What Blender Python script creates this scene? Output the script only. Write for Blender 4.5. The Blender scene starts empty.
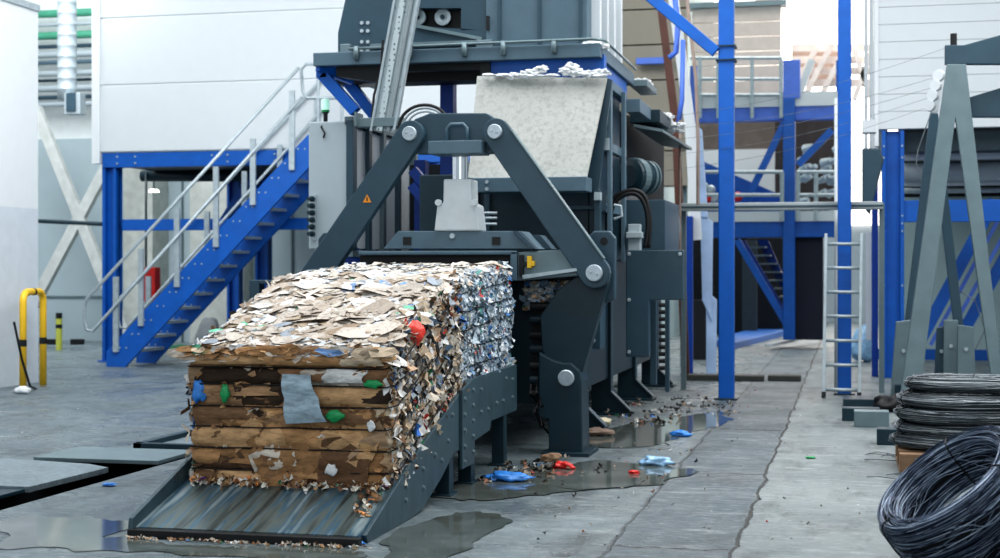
import bpy, math, random
from mathutils import Vector, Matrix, noise
random.seed(7)
rnd = random.random
def U(a, b): return a + (b - a) * rnd()
SC = bpy.context.scene
COL = SC.collection
# ------------------------------------------------------------------ camera model (level camera, 1.4 m high)
F, H, CX, CH = 1500., 270., 500., 1.4
T = math.atan(350 / 1500.)
sT, cT = math.sin(T), math.cos(T)
def ray(px, py):
    a = (px - CX) / F
    return (a * cT - sT, a * sT + cT, (H - py) / F)
def PZ(px, py, z=0.):
    r = ray(px, py); t = (z - CH) / r[2]; return Vector((r[0] * t, r[1] * t, z))
def PY(px, py, Y):
    r = ray(px, py); t = Y / r[1]; return Vector((r[0] * t, Y, CH + r[2] * t))
def PX(px, py, X):
    r = ray(px, py); t = X / r[0]; return Vector((X, r[1] * t, CH + r[2] * t))
# ------------------------------------------------------------------ materials
def lin(c):
    c = c / 255.
    return c / 12.92 if c <= .04045 else ((c + .055) / 1.055) ** 2.4
def rgb(t): return (lin(t[0]), lin(t[1]), lin(t[2]), 1.)
def nd(nt, t, **k):
    n = nt.nodes.new(t)
    for a, b in k.items(): setattr(n, a, b)
    return n
MATS = {}
def mat(name, col, rough=.5, metal=0., var=.12, scale=6., dirt=None, dirt_amt=.4, dirt_scale=2.5, bump=0., bscale=40.,
        stretch=(1, 1, 1), emit=None, estr=0., spec=.5, trans=0., alpha=1.):
    if name in MATS: return MATS[name]
    m = bpy.data.materials.new(name); m.use_nodes = True
    nt = m.node_tree; L = nt.links.new; b = nt.nodes['Principled BSDF']
    b.inputs['Roughness'].default_value = rough; b.inputs['Metallic'].default_value = metal
    b.inputs['Specular IOR Level'].default_value = spec
    if trans: b.inputs['Transmission Weight'].default_value = trans
    if alpha < 1: b.inputs['Alpha'].default_value = alpha
    tc = nd(nt, 'ShaderNodeTexCoord'); mp = nd(nt, 'ShaderNodeMapping'); mp.inputs['Scale'].default_value = stretch
    L(tc.outputs['Object'], mp.inputs['Vector'])
    n = nd(nt, 'ShaderNodeTexNoise'); n.inputs['Scale'].default_value = scale; n.inputs['Detail'].default_value = 5
    L(mp.outputs[0], n.inputs['Vector'])
    r = nd(nt, 'ShaderNodeMapRange'); r.inputs[1].default_value = .3; r.inputs[2].default_value = .7
    r.inputs[3].default_value = 1 - var; r.inputs[4].default_value = 1 + var
    L(n.outputs['Fac'], r.inputs[0])
    mx = nd(nt, 'ShaderNodeVectorMath', operation='SCALE'); mx.inputs[0].default_value = rgb(col)[:3]
    L(r.outputs[0], mx.inputs['Scale']); out = mx.outputs[0]
    if dirt:
        n2 = nd(nt, 'ShaderNodeTexNoise'); n2.inputs['Scale'].default_value = dirt_scale; n2.inputs['Detail'].default_value = 9
        n2.inputs['Roughness'].default_value = .7; L(mp.outputs[0], n2.inputs['Vector'])
        r2 = nd(nt, 'ShaderNodeMapRange'); r2.inputs[1].default_value = .48; r2.inputs[2].default_value = .68
        r2.inputs[4].default_value = dirt_amt; L(n2.outputs['Fac'], r2.inputs[0])
        mm = nd(nt, 'ShaderNodeMix', data_type='RGBA'); L(r2.outputs[0], mm.inputs[0]); L(out, mm.inputs[6])
        mm.inputs[7].default_value = rgb(dirt); out = mm.outputs[2]
    L(out, b.inputs['Base Color'])
    if bump:
        n3 = nd(nt, 'ShaderNodeTexNoise'); n3.inputs['Scale'].default_value = bscale; n3.inputs['Detail'].default_value = 4
        L(mp.outputs[0], n3.inputs['Vector'])
        bp = nd(nt, 'ShaderNodeBump'); bp.inputs['Strength'].default_value = bump; bp.inputs['Distance'].default_value = .01
        L(n3.outputs['Fac'], bp.inputs['Height']); L(bp.outputs[0], b.inputs['Normal'])
    if emit: b.inputs['Emission Color'].default_value = rgb(emit); b.inputs['Emission Strength'].default_value = estr
    MATS[name] = m; return m
def mat_attr(name, rough=.7, spec=.4, bump=.3, bscale=60, stretch=(1, 1, 1), lo=.78, hi=1.15):
    m = bpy.data.materials.new(name); m.use_nodes = True; nt = m.node_tree; L = nt.links.new; b = nt.nodes['Principled BSDF']
    a = nd(nt, 'ShaderNodeAttribute', attribute_name='Col')
    tc = nd(nt, 'ShaderNodeTexCoord'); n = nd(nt, 'ShaderNodeTexNoise'); n.inputs['Scale'].default_value = bscale; n.inputs['Detail'].default_value = 9; n.inputs['Roughness'].default_value = .65
    mp = nd(nt, 'ShaderNodeMapping'); mp.inputs['Scale'].default_value = stretch; L(tc.outputs['Object'], mp.inputs['Vector']); L(mp.outputs[0], n.inputs['Vector'])
    r = nd(nt, 'ShaderNodeMapRange'); r.inputs[1].default_value = .32; r.inputs[2].default_value = .6; r.inputs[3].default_value = lo; r.inputs[4].default_value = hi
    L(n.outputs['Fac'], r.inputs[0]); s = nd(nt, 'ShaderNodeVectorMath', operation='SCALE'); L(a.outputs['Color'], s.inputs[0]); L(r.outputs[0], s.inputs['Scale'])
    L(s.outputs[0], b.inputs['Base Color']); b.inputs['Roughness'].default_value = rough; b.inputs['Specular IOR Level'].default_value = spec
    bp = nd(nt, 'ShaderNodeBump'); bp.inputs['Strength'].default_value = bump; bp.inputs['Distance'].default_value = .01
    L(n.outputs['Fac'], bp.inputs['Height']); L(bp.outputs[0], b.inputs['Normal'])
    MATS[name] = m; return m
STEEL = mat('dark_steel_paint', (50, 75, 89), .42, var=.08, dirt=(78, 96, 106), dirt_amt=.15)
STEELD = mat('deep_steel_paint', (20, 48, 60), .42, var=.15, dirt=(38, 60, 68), dirt_amt=.3)
STEELL = mat('light_steel_paint', (84, 108, 122), .45, var=.08, dirt=(110, 124, 132), dirt_amt=.2)
CHUTE = mat('chute_side_paint', (58, 80, 90), .4, var=.15, dirt=(36, 46, 50), dirt_amt=.5, dirt_scale=4, stretch=(1, 3, 1))
BLACK = mat('blackened_steel', (14, 18, 22), .5, var=.3)
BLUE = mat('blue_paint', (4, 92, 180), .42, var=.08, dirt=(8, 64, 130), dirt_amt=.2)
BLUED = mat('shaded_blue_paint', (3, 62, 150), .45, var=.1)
BLUEP = mat('pale_hazy_blue', (84, 122, 214), .45, var=.08)
WHITE = mat('white_panel', (212, 218, 222), .5, var=.012)
WHITEW = mat('white_wall_paint', (224, 229, 232), .6, var=.015)
GREYW = mat('pale_grey_wall', (176, 192, 198), .7, var=.05, scale=1.5)
GREENW = mat('greenish_wall', (172, 194, 196), .7, var=.05, scale=1.5)
GALV = mat('galvanised_steel', (176, 188, 194), .4, metal=.35, var=.12, scale=14)
GALVD = mat('dull_galvanised_steel', (112, 130, 136), .42, metal=.3, var=.1, scale=5)
CHROME = mat('polished_rod', (205, 212, 218), .12, metal=1., var=.03)
PINM = mat('pin_face_steel', (180, 192, 200), .35, metal=.5, var=.1, scale=30)
DUSTY = mat('dusty_plate', (178, 180, 176), .85, var=.06, scale=3, dirt=(130, 132, 130), dirt_amt=.6, dirt_scale=24, bump=.4, bscale=30)
DUST = mat('paper_dust', (215, 218, 220), .95, var=.1, scale=20, bump=.6, bscale=30)
CABM = mat('cabinet_grey', (172, 184, 190), .45, var=.03)
YEL = mat('yellow_paint', (235, 190, 45), .45, var=.06)
YELG = mat('faded_yellow', (190, 195, 85), .5, var=.06)
RUB = mat('black_rubber', (18, 20, 24), .55, var=.2)
RED = mat('red_plastic', (200, 40, 35), .4)
GREENP = mat('green_plastic', (30, 150, 90), .4)
GREENB = mat('green_pipe_paint', (80, 160, 132), .5)
BROWN = mat('rust_brown', (84, 50, 40), .6, var=.15)
WOOD = mat('old_wood', (140, 112, 88), .8, var=.2, stretch=(1, 8, 1), dirt=(70, 55, 42))
BEIGE = mat('beige_panels', (142, 138, 126), .7, var=.08, scale=1.2)
TAUPE = mat('hazed_taupe_cladding', (198, 188, 180), .7, var=.06)  # lightened grey-brown: the hazy glare is put into the colour
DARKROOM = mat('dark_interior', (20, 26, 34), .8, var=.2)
WIRE = mat('black_wire', (18, 18, 20), .45, metal=.3)
WIREG = mat('grey_coil_wire', (112, 120, 124), .38, metal=.5, var=.5, scale=9)
WIREB = mat('blue_grey_coil_wire', (92, 108, 132), .28, metal=.75, var=.7, scale=22)
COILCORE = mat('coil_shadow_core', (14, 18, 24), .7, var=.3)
GLOW = mat('bright_skylight', (255, 244, 236), .5, emit=(255, 243, 232), estr=2.6)
LAMP = mat('lamp_glow', (255, 250, 230), .5, emit=(255, 250, 230), estr=6)
BAGB = mat('blue_bag_film', (60, 135, 215), .3, var=.25, scale=20, bump=.8, bscale=30)
BAGL = mat('pale_blue_film', (150, 190, 225), .3, var=.25, scale=20, bump=.8, bscale=30)
ORANGE = mat('orange_sticker', (235, 150, 40), .5)
FLAKE = mat_attr('waste_paper', .75, .3, .4)
WIREA = mat_attr('coil_wire_steel', .32, .6, .0, bscale=14)
WIREA.node_tree.nodes['Principled BSDF'].inputs['Metallic'].default_value = .45
FILM = mat_attr('waste_plastic', .38, .5, .5)
CARD = mat_attr('waste_cardboard', .85, .2, .9, bscale=9, stretch=(1.2, 1.2, 4), lo=.66, hi=1.22)  # crease shade put into the colour by the stretched noise
# ------------------------------------------------------------------ mesh builder
class MB:
    def __init__(s): s.v = []; s.f = []; s.c = []
    def add(s, vs, fs, col=None):
        o = len(s.v); s.v += [Vector(v) for v in vs]; s.f += [tuple(i + o for i in f) for f in fs]
        if col is not None: s.c += [col] * len(vs)
        return s
    def box(s, x0, x1, y0, y1, z0, z1):
        return s.add([(x0, y0, z0), (x1, y0, z0), (x1, y1, z0), (x0, y1, z0), (x0, y0, z1), (x1, y0, z1), (x1, y1, z1), (x0, y1, z1)],
                     [(3, 2, 1, 0), (4, 5, 6, 7), (0, 1, 5, 4), (1, 2, 6, 5), (2, 3, 7, 6), (3, 0, 4, 7)])
    def pbox(s, px0, px1, py0, py1, Y, th):
        a = PY(px0, py0, Y); b = PY(px1, py1, Y)
        return s.box(a.x, b.x, Y, Y + th, b.z, a.z)
    def prism(s, base, ext):
        n = len(base); e = Vector(ext); vs = [Vector(p) for p in base]; vs += [p + e for p in vs]
        nrm = Vector((0, 0, 0))
        for i in range(n): nrm += Vector(base[i]).cross(Vector(base[(i + 1) % n]))
        if nrm.dot(e) > 0: f = [tuple(range(n - 1, -1, -1)), tuple(range(n, 2 * n))] + [(i, (i + 1) % n, (i + 1) % n + n, i + n) for i in range(n)]
        else: f = [tuple(range(n)), tuple(range(2 * n - 1, n - 1, -1))] + [(i + n, (i + 1) % n + n, (i + 1) % n, i) for i in range(n)]
        return s.add(vs, f)
    def pY(s, pts, Y, th): return s.prism([PY(x, y, Y) for x, y in pts], (0, th, 0))
    def xz(s, pts, Y, th): return s.prism([(x, Y, z) for x, z in pts], (0, th, 0))
    def yz(s, pts, X, th): return s.prism([(X, y, z) for y, z in pts], (th, 0, 0))
    def beam(s, p, q, w, h, up=(0, 0, 1)):
        p, q = Vector(p), Vector(q); d = (q - p).normalized(); up = Vector(up)
        a = d.cross(up)
        if a.length < 1e-4: a = d.cross(Vector((0, 1, 0)))
        a.normalize(); b = a.cross(d).normalized(); a = a * w / 2; b = b * h / 2
        vs = [p - a - b, p + a - b, p + a + b, p - a + b, q - a - b, q + a - b, q + a + b, q - a + b]
        return s.add(vs, [(0, 1, 2, 3), (7, 6, 5, 4), (1, 0, 4, 5), (2, 1, 5, 6), (3, 2, 6, 7), (0, 3, 7, 4)])
    def tube(s, pts, r, n=8, closed=False, col=None):
        pts = [Vector(p) for p in pts]; N = len(pts); vs = []; u = None
        for i in range(N):
            if closed: d = pts[(i + 1) % N] - pts[i - 1]
            else: d = pts[min(i + 1, N - 1)] - pts[max(i - 1, 0)]
            d.normalize()
            if u is None: u = d.orthogonal().normalized()
            u = (u - d * u.dot(d)).normalized(); w = d.cross(u)
            for k in range(n):
                a = 2 * math.pi * k / n; vs.append(pts[i] + (u * math.cos(a) + w * math.sin(a)) * r)
        fs = []
        for i in range(N if closed else N - 1):
            j = (i + 1) % N
            for k in range(n): fs.append((i * n + k, i * n + (k + 1) % n, j * n + (k + 1) % n, j * n + k))
        if not closed: fs += [tuple(range(n - 1, -1, -1)), tuple((N - 1) * n + k for k in range(n))]
        return s.add(vs, fs, col)
    def cyl(s, p, q, r, n=20): return s.tube([p, q], r, n)
    def disc_stack(s, prof, base, axis, n=24):   # lathe: prof = [(dist along axis, radius)]
        ax = Vector(axis).normalized(); u = ax.orthogonal().normalized(); w = ax.cross(u); vs = []
        for d, r in prof:
            for k in range(n):
                a = 2 * math.pi * k / n; vs.append(Vector(base) + ax * d + (u * math.cos(a) + w * math.sin(a)) * r)
        m = len(prof)
        fs = [(i * n + k, i * n + (k + 1) % n, (i + 1) * n + (k + 1) % n, (i + 1) * n + k) for i in range(m - 1) for k in range(n)]
        fs += [tuple(range(n - 1, -1, -1)), tuple((m - 1) * n + k for k in range(n))]
        return s.add(vs, fs)
    def build(s, name, m, parent=None, bevel=0., smooth=False, label=None, kind=None):
        me = bpy.data.meshes.new(name); off = wloc(parent)
        me.from_pydata([tuple(v - off) for v in s.v], [], s.f)
        if s.c:
            at = me.color_attributes.new('Col', 'FLOAT_COLOR', 'POINT')
            flat = []
            for c in s.c: flat += [c[0], c[1], c[2], 1.]
            at.data.foreach_set('color', flat)
        me.materials.append(m)
        if smooth: me.polygons.foreach_set('use_smooth', [True] * len(me.polygons))
        me.update()
        o = bpy.data.objects.new(name, me); COL.objects.link(o)
        if parent is not None: o.parent = parent
        if bevel:
            b = o.modifiers.new('bevel', 'BEVEL'); b.width = bevel; b.segments = 2; b.limit_method = 'ANGLE'
        if label: o['label'] = label
        if kind: o['kind'] = kind
        return o
def wloc(o):
    v = Vector((0, 0, 0))
    while o is not None: v = v + Vector(o.location); o = o.parent
    return v
def thing(name, label, cat, loc=(0, 0, 0), group=None, kind=None):
    o = bpy.data.objects.new(name, None); COL.objects.link(o); o.location = loc; o.empty_display_size = .1
    o['label'] = label; o['category'] = cat
    if group: o['group'] = group
    if kind: o['kind'] = kind
    return o
def tag(o, label, cat, group=None, kind=None):
    o['label'] = label; o['category'] = cat
    if group: o['group'] = group
    if kind: o['kind'] = kind
    return o
def struct(mb, name, m, label=None, bevel=0.):
    o = mb.build(name, m, None, bevel); o['kind'] = 'structure'
    if label: o['label'] = label; o['category'] = name.split('_')[0]
    return o
def circle_pts(c, r, n=14, a0=0, a1=360):
    return [(c[0] + r * math.cos(math.radians(a0 + (a1 - a0) * i / n)), c[1] + r * math.sin(math.radians(a0 + (a1 - a0) * i / n))) for i in range(n + 1)]
def capsule(p, q, r0, r1, n=10):      # rounded bar outline in (x, z)
    a = math.degrees(math.atan2(q[1] - p[1], q[0] - p[0]))
    return circle_pts(p, r0, n, a + 90, a + 270) + circle_pts(q, r1, n, a - 90, a + 90)
def P2(px, py, Y): v = PY(px, py, Y); return (v.x, v.z)

# ================================================================== FLOOR
def floor_material():
    m = bpy.data.materials.new('concrete_floor'); m.use_nodes = True; nt = m.node_tree; L = nt.links.new; b = nt.nodes['Principled BSDF']
    tc = nd(nt, 'ShaderNodeTexCoord'); sep = nd(nt, 'ShaderNodeSeparateXYZ'); L(tc.outputs['Object'], sep.inputs[0])
    def noise_n(sc, det, rough=.6, stretch=None):
        n = nd(nt, 'ShaderNodeTexNoise'); n.inputs['Scale'].default_value = sc; n.inputs['Detail'].default_value = det; n.inputs['Roughness'].default_value = rough
        if stretch:
            mp = nd(nt, 'ShaderNodeMapping'); mp.inputs['Scale'].default_value = stretch; L(tc.outputs['Object'], mp.inputs['Vector']); L(mp.outputs[0], n.inputs['Vector'])
        else: L(tc.outputs['Object'], n.inputs['Vector'])
        return n.outputs['Fac']
    def mr(x, a, b_, c=0., d=1.):
        r = nd(nt, 'ShaderNodeMapRange'); r.inputs[1].default_value = a; r.inputs[2].default_value = b_; r.inputs[3].default_value = c; r.inputs[4].default_value = d; L(x, r.inputs[0]); return r.outputs[0]
    def mix(f, a, c):
        x = nd(nt, 'ShaderNodeMix', data_type='RGBA'); L(f, x.inputs[0])
        for i, v in ((6, a), (7, c)):
            if isinstance(v, tuple): x.inputs[i].default_value = rgb(v)
            else: L(v, x.inputs[i])
        return x.outputs[2]
    def math_(op, a, c):
        x = nd(nt, 'ShaderNodeMath', operation=op)
        for i, v in ((0, a), (1, c)):
            if isinstance(v, (int, float)): x.inputs[i].default_value = v
            else: L(v, x.inputs[i])
        return x.outputs[0]
    X = sep.outputs[0]; Y = sep.outputs[1]
    nX = math_('ADD', X, mr(noise_n(5, 4), .3, .7, -.04, .04))
    light = mr(nX, -.58, -.54)                 # right lane
    mid = mr(nX, -1.22, -1.17)
    left = mr(X, -4.4, -3.6, 1., 0.)
    base = mix(mid, (104, 117, 122), (74, 88, 96))
    base = mix(light, base, (122, 132, 134))
    base = mix(left, base, (102, 114, 121))
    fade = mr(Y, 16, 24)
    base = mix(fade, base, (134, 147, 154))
    big = mr(noise_n(.9, 8, .65), .38, .65)
    base = mix(math_('MULTIPLY', big, .5), base, (66, 78, 84))
    grime = mr(noise_n(3.2, 10, .75, (1, .35, 1)), .5, .68)
    base = mix(math_('MULTIPLY', grime, .75), base, (44, 54, 58))
    pale_streaks = math_('MAXIMUM', mr(noise_n(5, 10, .75, (.35, 1.3, 1)), .54, .7), math_('MULTIPLY', mr(noise_n(17, 8, .8, (.5, 1.2, 1)), .52, .66), .8))  # pale streaks, coarse and fine, laid over the slabs
    base = mix(math_('MULTIPLY', pale_streaks, .45), base, (190, 198, 200))
    speck = mr(noise_n(30, 4, .7), .6, .68)
    base = mix(math_('MULTIPLY', speck, .5), base, (50, 56, 60))
    # seams
    def seam(coord, at, w): return mr(math_('ABSOLUTE', math_('SUBTRACT', coord, at), 0), w * .5, w, 1., 0.)
    wob = math_('ADD', X, mr(noise_n(2.5, 6), .3, .7, -.022, .022)); wobY = math_('ADD', Y, mr(noise_n(6, 5), .3, .7, -.05, .05))
    sm = math_('MAXIMUM', seam(wob, -.56, .012), math_('MULTIPLY', seam(wob, -1.19, .012), .6))
    inl = math_('MULTIPLY', mid, math_('SUBTRACT', 1., light))
    cy = math_('MAXIMUM', seam(wobY, 7.55, .02), math_('MAXIMUM', seam(wobY, 10.4, .02), seam(wobY, 13.3, .03)))
    sm = math_('MAXIMUM', sm, math_('MULTIPLY', cy, inl))
    base = mix(sm, base, (26, 30, 32))
    L(base, b.inputs['Base Color'])
    wet = math_('MULTIPLY', mr(noise_n(1.3, 8, .6), .42, .56), mr(X, -1.35, -1.1, 1., .25))
    ro = mr(wet, 0., 1., .62, .24)
    L(ro, b.inputs['Roughness'])
    h = math_('ADD', math_('MULTIPLY', noise_n(22, 8, .7), .6), math_('MULTIPLY', noise_n(4, 6), 1.))
    h = math_('SUBTRACT', h, math_('MULTIPLY', sm, .8))
    bp = nd(nt, 'ShaderNodeBump'); bp.inputs['Strength'].default_value = .6; bp.inputs['Distance'].default_value = .035
    L(h, bp.inputs['Height']); L(bp.outputs[0], b.inputs['Normal'])
    return m
FLOORM = floor_material()
# floor with two recessed service channels left of the chute
mb = MB()
HX0, HX1, HY0, HY1 = -5.75, -4.82, 6.2, 10.5
xs = [-24, HX0, HX1, 12]; ys = [-3, HY0, HY1, 46]
for i in range(3):
    for j in range(3):
        if i == 1 and j == 1: continue
        mb.add([(xs[i], ys[j], 0), (xs[i + 1], ys[j], 0), (xs[i + 1], ys[j + 1], 0), (xs[i], ys[j + 1], 0)], [(0, 1, 2, 3)])
struct(mb, 'floor', FLOORM, 'worn wet grey concrete floor slabs of the recycling hall')
mb = MB()   # channel walls and bed
d = -.32
mb.add([(HX0, HY0, d), (HX1, HY0, d), (HX1, HY1, d), (HX0, HY1, d)], [(0, 1, 2, 3)])
for (a, b) in (((HX0, HY0), (HX1, HY0)), ((HX1, HY0), (HX1, HY1)), ((HX1, HY1), (HX0, HY1)), ((HX0, HY1), (HX0, HY0))):
    mb.add([(a[0], a[1], 0), (b[0], b[1], 0), (b[0], b[1], d), (a[0], a[1], d)], [(0, 1, 2, 3)])
struct(mb, 'floor_channel', BLACK, 'dark recessed service channel in the concrete floor')
CHK = mat('chequer_plate', (128, 142, 150), .4, metal=.3, var=.25, scale=25, bump=.5, bscale=70, dirt=(70, 80, 84))
mb = MB(); mb.box(HX0 - .05, -5.05, 6.6, 8.55, .0, .025)
o = mb.build('channel_cover_plate', STEELD, bevel=.004); tag(o, 'dark steel cover plate in the lowest left corner, nearest piece over the channel', 'plate')
mb = MB(); mb.prism([(-5.02, 8.5, .0), (-4.98, 9.46, .0), (-5.2, 9.6, 0), (-5.95, 9.75, 0), (-6.6, 8.5, 0)], (0, 0, .04))
o = mb.build('channel_cover_plate', CHK, bevel=.004); tag(o, 'wide grey chequered cover plate lying beside the open floor channel', 'plate')
mb = MB(); mb.box(HX0 - .08, -4.84, 9.93, 10.6, .0, .03)
o = mb.build('channel_cover_plate', GALVD, bevel=.004); tag(o, 'pale steel cover plate behind the open gap of the floor channel', 'plate')
mb = MB(); fx0, fx1, fy0, fy1 = -5.45, -4.62, 10.75, 11.75
for bx in ((fx0, fx1, fy0, fy0 + .07), (fx0, fx1, fy1 - .07, fy1), (fx0, fx0 + .07, fy0, fy1), (fx1 - .07, fx1, fy0, fy1)): mb.box(bx[0], bx[1], bx[2], bx[3], 0, .05)
fr = thing('pit_frame', 'dark steel frame around a small floor pit left of the front bale', 'frame', (-5, 11.2, 0))
mb.build('frame', STEELD, fr, bevel=.004)
mb = MB(); mb.box(fx0 + .07, fx1 - .07, fy0 + .07, fy1 - .07, 0, .012); mb.build('pit_cover', CHK, fr)
# puddles
WATER = mat('dirty_water', (84, 90, 86), .07, var=.25, scale=2, spec=.8, dirt=(120, 128, 128), dirt_amt=.7, dirt_scale=3)
def puddle(pts, z, label):
    P = [PZ(*p) for p in pts]; out = []
    n = len(P)
    for i in range(n):
        a, b, c, e = P[i - 1], P[i], P[(i + 1) % n], P[(i + 2) % n]
        for k in range(18):
            t = k / 18; q = .5 * ((2 * b) + (c - a) * t + (2 * a - 5 * b + 4 * c - e) * t * t + (3 * b - a - 3 * c + e) * t ** 3)
            w = noise.noise_vector(Vector((q.x * 4, q.y * 2.5, z * 100))) * .10 + noise.noise_vector(Vector((q.x * 13, q.y * 7, z * 100))) * .045
            out.append(Vector((q.x + w.x, q.y + w.y * 1.5, z)))
    mb = MB(); c = sum(out, Vector()) / len(out)
    mb.v = out; mb.f = [tuple(range(len(out)))]
    nn = sum((out[i].cross(out[(i + 1) % len(out)]) for i in range(len(out))), Vector())
    if nn.z < 0: mb.f = [tuple(reversed(mb.f[0]))]
    o = mb.build('puddle', WATER); tag(o, label, 'puddle')
puddle([(0, 521), (60, 519), (118, 520), (128, 528), (118, 538), (200, 545), (300, 548), (360, 550), (340, 560), (60, 550), (0, 552)], .004, 'wide shallow puddle before the chute lip, mirroring the blue column')
puddle([(385, 552), (415, 527), (455, 515), (500, 518), (505, 528), (480, 545), (450, 556), (400, 562)], .005, 'brownish puddle beside the right side of the chute')
puddle([(430, 492), (520, 472), (590, 462), (655, 465), (690, 471), (655, 485), (610, 487), (570, 492), (520, 497), (470, 500)], .006, 'long dark puddle in front of the press foot')
puddle([(585, 440), (625, 425), (680, 417), (720, 412), (727, 424), (690, 434), (655, 445), (610, 449)], .004, 'dark puddle beside the gusset feet of the baler')
puddle([(555, 480), (600, 477), (640, 480), (630, 488), (580, 489)], .008, 'small puddle right of the red waste cup')

# ================================================================== BALES
def jitter_col(c, a=.12):
    k = 1 + U(-a, a); return (min(1, lin(c[0]) * k), min(1, lin(c[1]) * k), min(1, lin(c[2]) * k))
def pick(pal):
    t = rnd() * sum(w for w, c in pal)
    for w, c in pal:
        t -= w
        if t <= 0: return jitter_col(c)
    return jitter_col(pal[-1][1])
def flake(mb, c, nrm, up, w, h, col, curl=.15, rough=.12):
    nrm = Vector(nrm).normalized(); up = Vector(up); a = up.cross(nrm)
    if a.length < 1e-3: a = nrm.orthogonal()
    a.normalize(); b = nrm.cross(a); c = Vector(c); vs = []
    k1, k2 = U(-curl, curl) * w, U(-curl, curl) * h; k3 = U(-curl, curl) * (w + h) * .5
    j = min(w, h) * .13
    for i in (-1, 0, 1):
        for k in (-1, 0, 1):
            e = Vector((U(-j, j), U(-j, j), U(-1, 1) * rough * min(w, h)))
            q_ = .76 if i and k else 1.; vs.append(c + a * (i * w * q_ / 2 + e.x) + b * (k * h * q_ / 2 + e.y) + nrm * (k1 * i * i + k2 * k * k + k3 * i * k + e.z))
    mb.add(vs, [(0, 3, 4, 1), (1, 4, 5, 2), (3, 6, 7, 4), (4, 7, 8, 5)], col)
TOPPAL = [(28, (190, 181, 171)), (24, (174, 162, 150)), (14, (210, 207, 203)), (9, (160, 144, 126)), (4, (146, 128, 110)), (6, (190, 196, 202)), (4, (150, 158, 168)), (1.5, (120, 150, 190)), (1.0, (110, 180, 150)), (1.5, (60, 55, 52)), (5, (226, 214, 206))]
SIDEPAL = [(24, (214, 204, 190)), (16, (196, 178, 156)), (22, (228, 226, 224)), (8, (150, 120, 90)), (8, (176, 184, 192)), (4, (110, 130, 150)), (2.5, (190, 70, 60)), (1.5, (60, 130, 100)), (2, (70, 120, 190)), (9, (50, 48, 48)), (5, (110, 84, 62)), (3, (222, 190, 160))]
PETPAL = [(28, (206, 216, 224)), (20, (176, 192, 204)), (16, (232, 236, 240)), (10, (140, 160, 176)), (6, (120, 165, 205)), (3, (60, 120, 180)), (3, (200, 190, 175)), (1.6, (200, 60, 55)), (2, (70, 150, 140)), (7, (66, 78, 88)), (2.5, (215, 205, 195))]
CARDPAL = [(24, (172, 134, 96)), (18, (154, 118, 84)), (18, (190, 154, 116)), (11, (126, 98, 74)), (14, (164, 138, 112)), (5, (98, 76, 60)), (8, (192, 174, 152)), (3, (74, 60, 50))]
CARDPAL2 = [(20, (136, 104, 78)), (14, (160, 128, 98)), (12, (110, 84, 64)), (8, (186, 150, 110)), (6, (200, 190, 178)), (4, (60, 48, 40)), (2, (60, 120, 90)), (2, (225, 225, 225)), (1, (120, 70, 140))]
def lerp(a, b, t): return a + (b - a) * t
class Bale:
    def __init__(s, x0, x1, bot, top): s.x0, s.x1, s.bot, s.top = x0, x1, bot, top   # bot/top = ((y,z) front, (y,z) rear)
    def p(s, a, t, h):      # a across, t along, h height
        y0, z0 = lerp(s.bot[0][0], s.bot[1][0], t), lerp(s.bot[0][1], s.bot[1][1], t)
        y1, z1 = lerp(s.top[0][0], s.top[1][0], t), lerp(s.top[0][1], s.top[1][1], t)
        return Vector((lerp(s.x0, s.x1, a), lerp(y0, y1, h), lerp(z0, z1, h)))
    def core(s, parent, m, amp=.015, ins=.018, nwire=5, pinch=.016):
        mb = MB(); N = 24
        idx = {}
        def vert(a, t, h):
            k = (round(a * N), round(t * N), round(h * N))
            if k in idx: return idx[k]
            q = s.p(a, t, h); c = s.p(.5, .5, .5); d = (q - c)
            bul = 0
            if 0 < h < 1: bul = -pinch * max(0, math.cos(2 * math.pi * h * (nwire + 1))) * 1.0
            inw = Vector((-1 if a == 1 else 1 if a == 0 else 0, -1 if t == 1 else 1 if t == 0 else 0, -1 if h == 1 else 0))
            if inw.length > 0: inw.normalize()
            q = q + inw * (ins - bul) + noise.noise_vector(q * 6) * amp
            # rounded corners
            ea = [abs(a - .5) * 2, abs(t - .5) * 2, abs(h - .5) * 2]; e = sorted(ea)[1]
            if e > .9: q = q - (q - c).normalized() * (e - .9) * .22
            idx[k] = len(mb.v); mb.v.append(q); return idx[k]
        for i in range(N):
            for j in range(N):
                a, b, a2, b2 = i / N, j / N, (i + 1) / N, (j + 1) / N
                for g in (lambda u, w: vert(u, 0, w), lambda u, w: vert(1, u, w), lambda u, w: vert(u, w, 1)): mb.f.append((g(a, b), g(a2, b), g(a2, b2), g(a, b2)))
                for g in (lambda u, w: vert(u, 1, w), lambda u, w: vert(0, u, w), lambda u, w: vert(u, w, 0)): mb.f.append((g(a, b2), g(a2, b2), g(a2, b), g(a, b)))
        return mb.build('compressed_core', m, parent, smooth=True)
    def wires(s, parent, hs, r=.0042, front=True, top=False, out=.024):
        for h in hs:
            mb = MB(); pts = []
            if front:
                for i in range(25): q = s.p(i / 24, 0, h); pts.append(q + Vector((0, -.040, 0)) + noise.noise_vector(q * 5 + Vector((0, 0, h * 9))) * .006)
            for i in range(1, 29): q = s.p(1, i / 28, h); pts.append(q + Vector((out + .016, 0, 0)) + noise.noise_vector(q * 5 + Vector((0, 3, h * 9))) * .012)
            mb.tube(pts, r, 5); mb.build('tie_wire', WIRE, parent)
B1 = Bale(-3.62, -2.46, ((7.9, .16), (9.32, .64)), ((7.84, .95), (9.26, 1.355)))
B2 = Bale(-3.70, -2.465, ((9.34, .67), (10.84, .69)), ((9.3, 1.335), (10.84, 1.43)))
CORE1 = mat('bale_core_brown', (58, 44, 34), .9, var=.4, scale=20, bump=.6)
CORE2 = mat('bale_core_grey', (70, 78, 84), .7, var=.5, scale=30, bump=.6)
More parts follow.
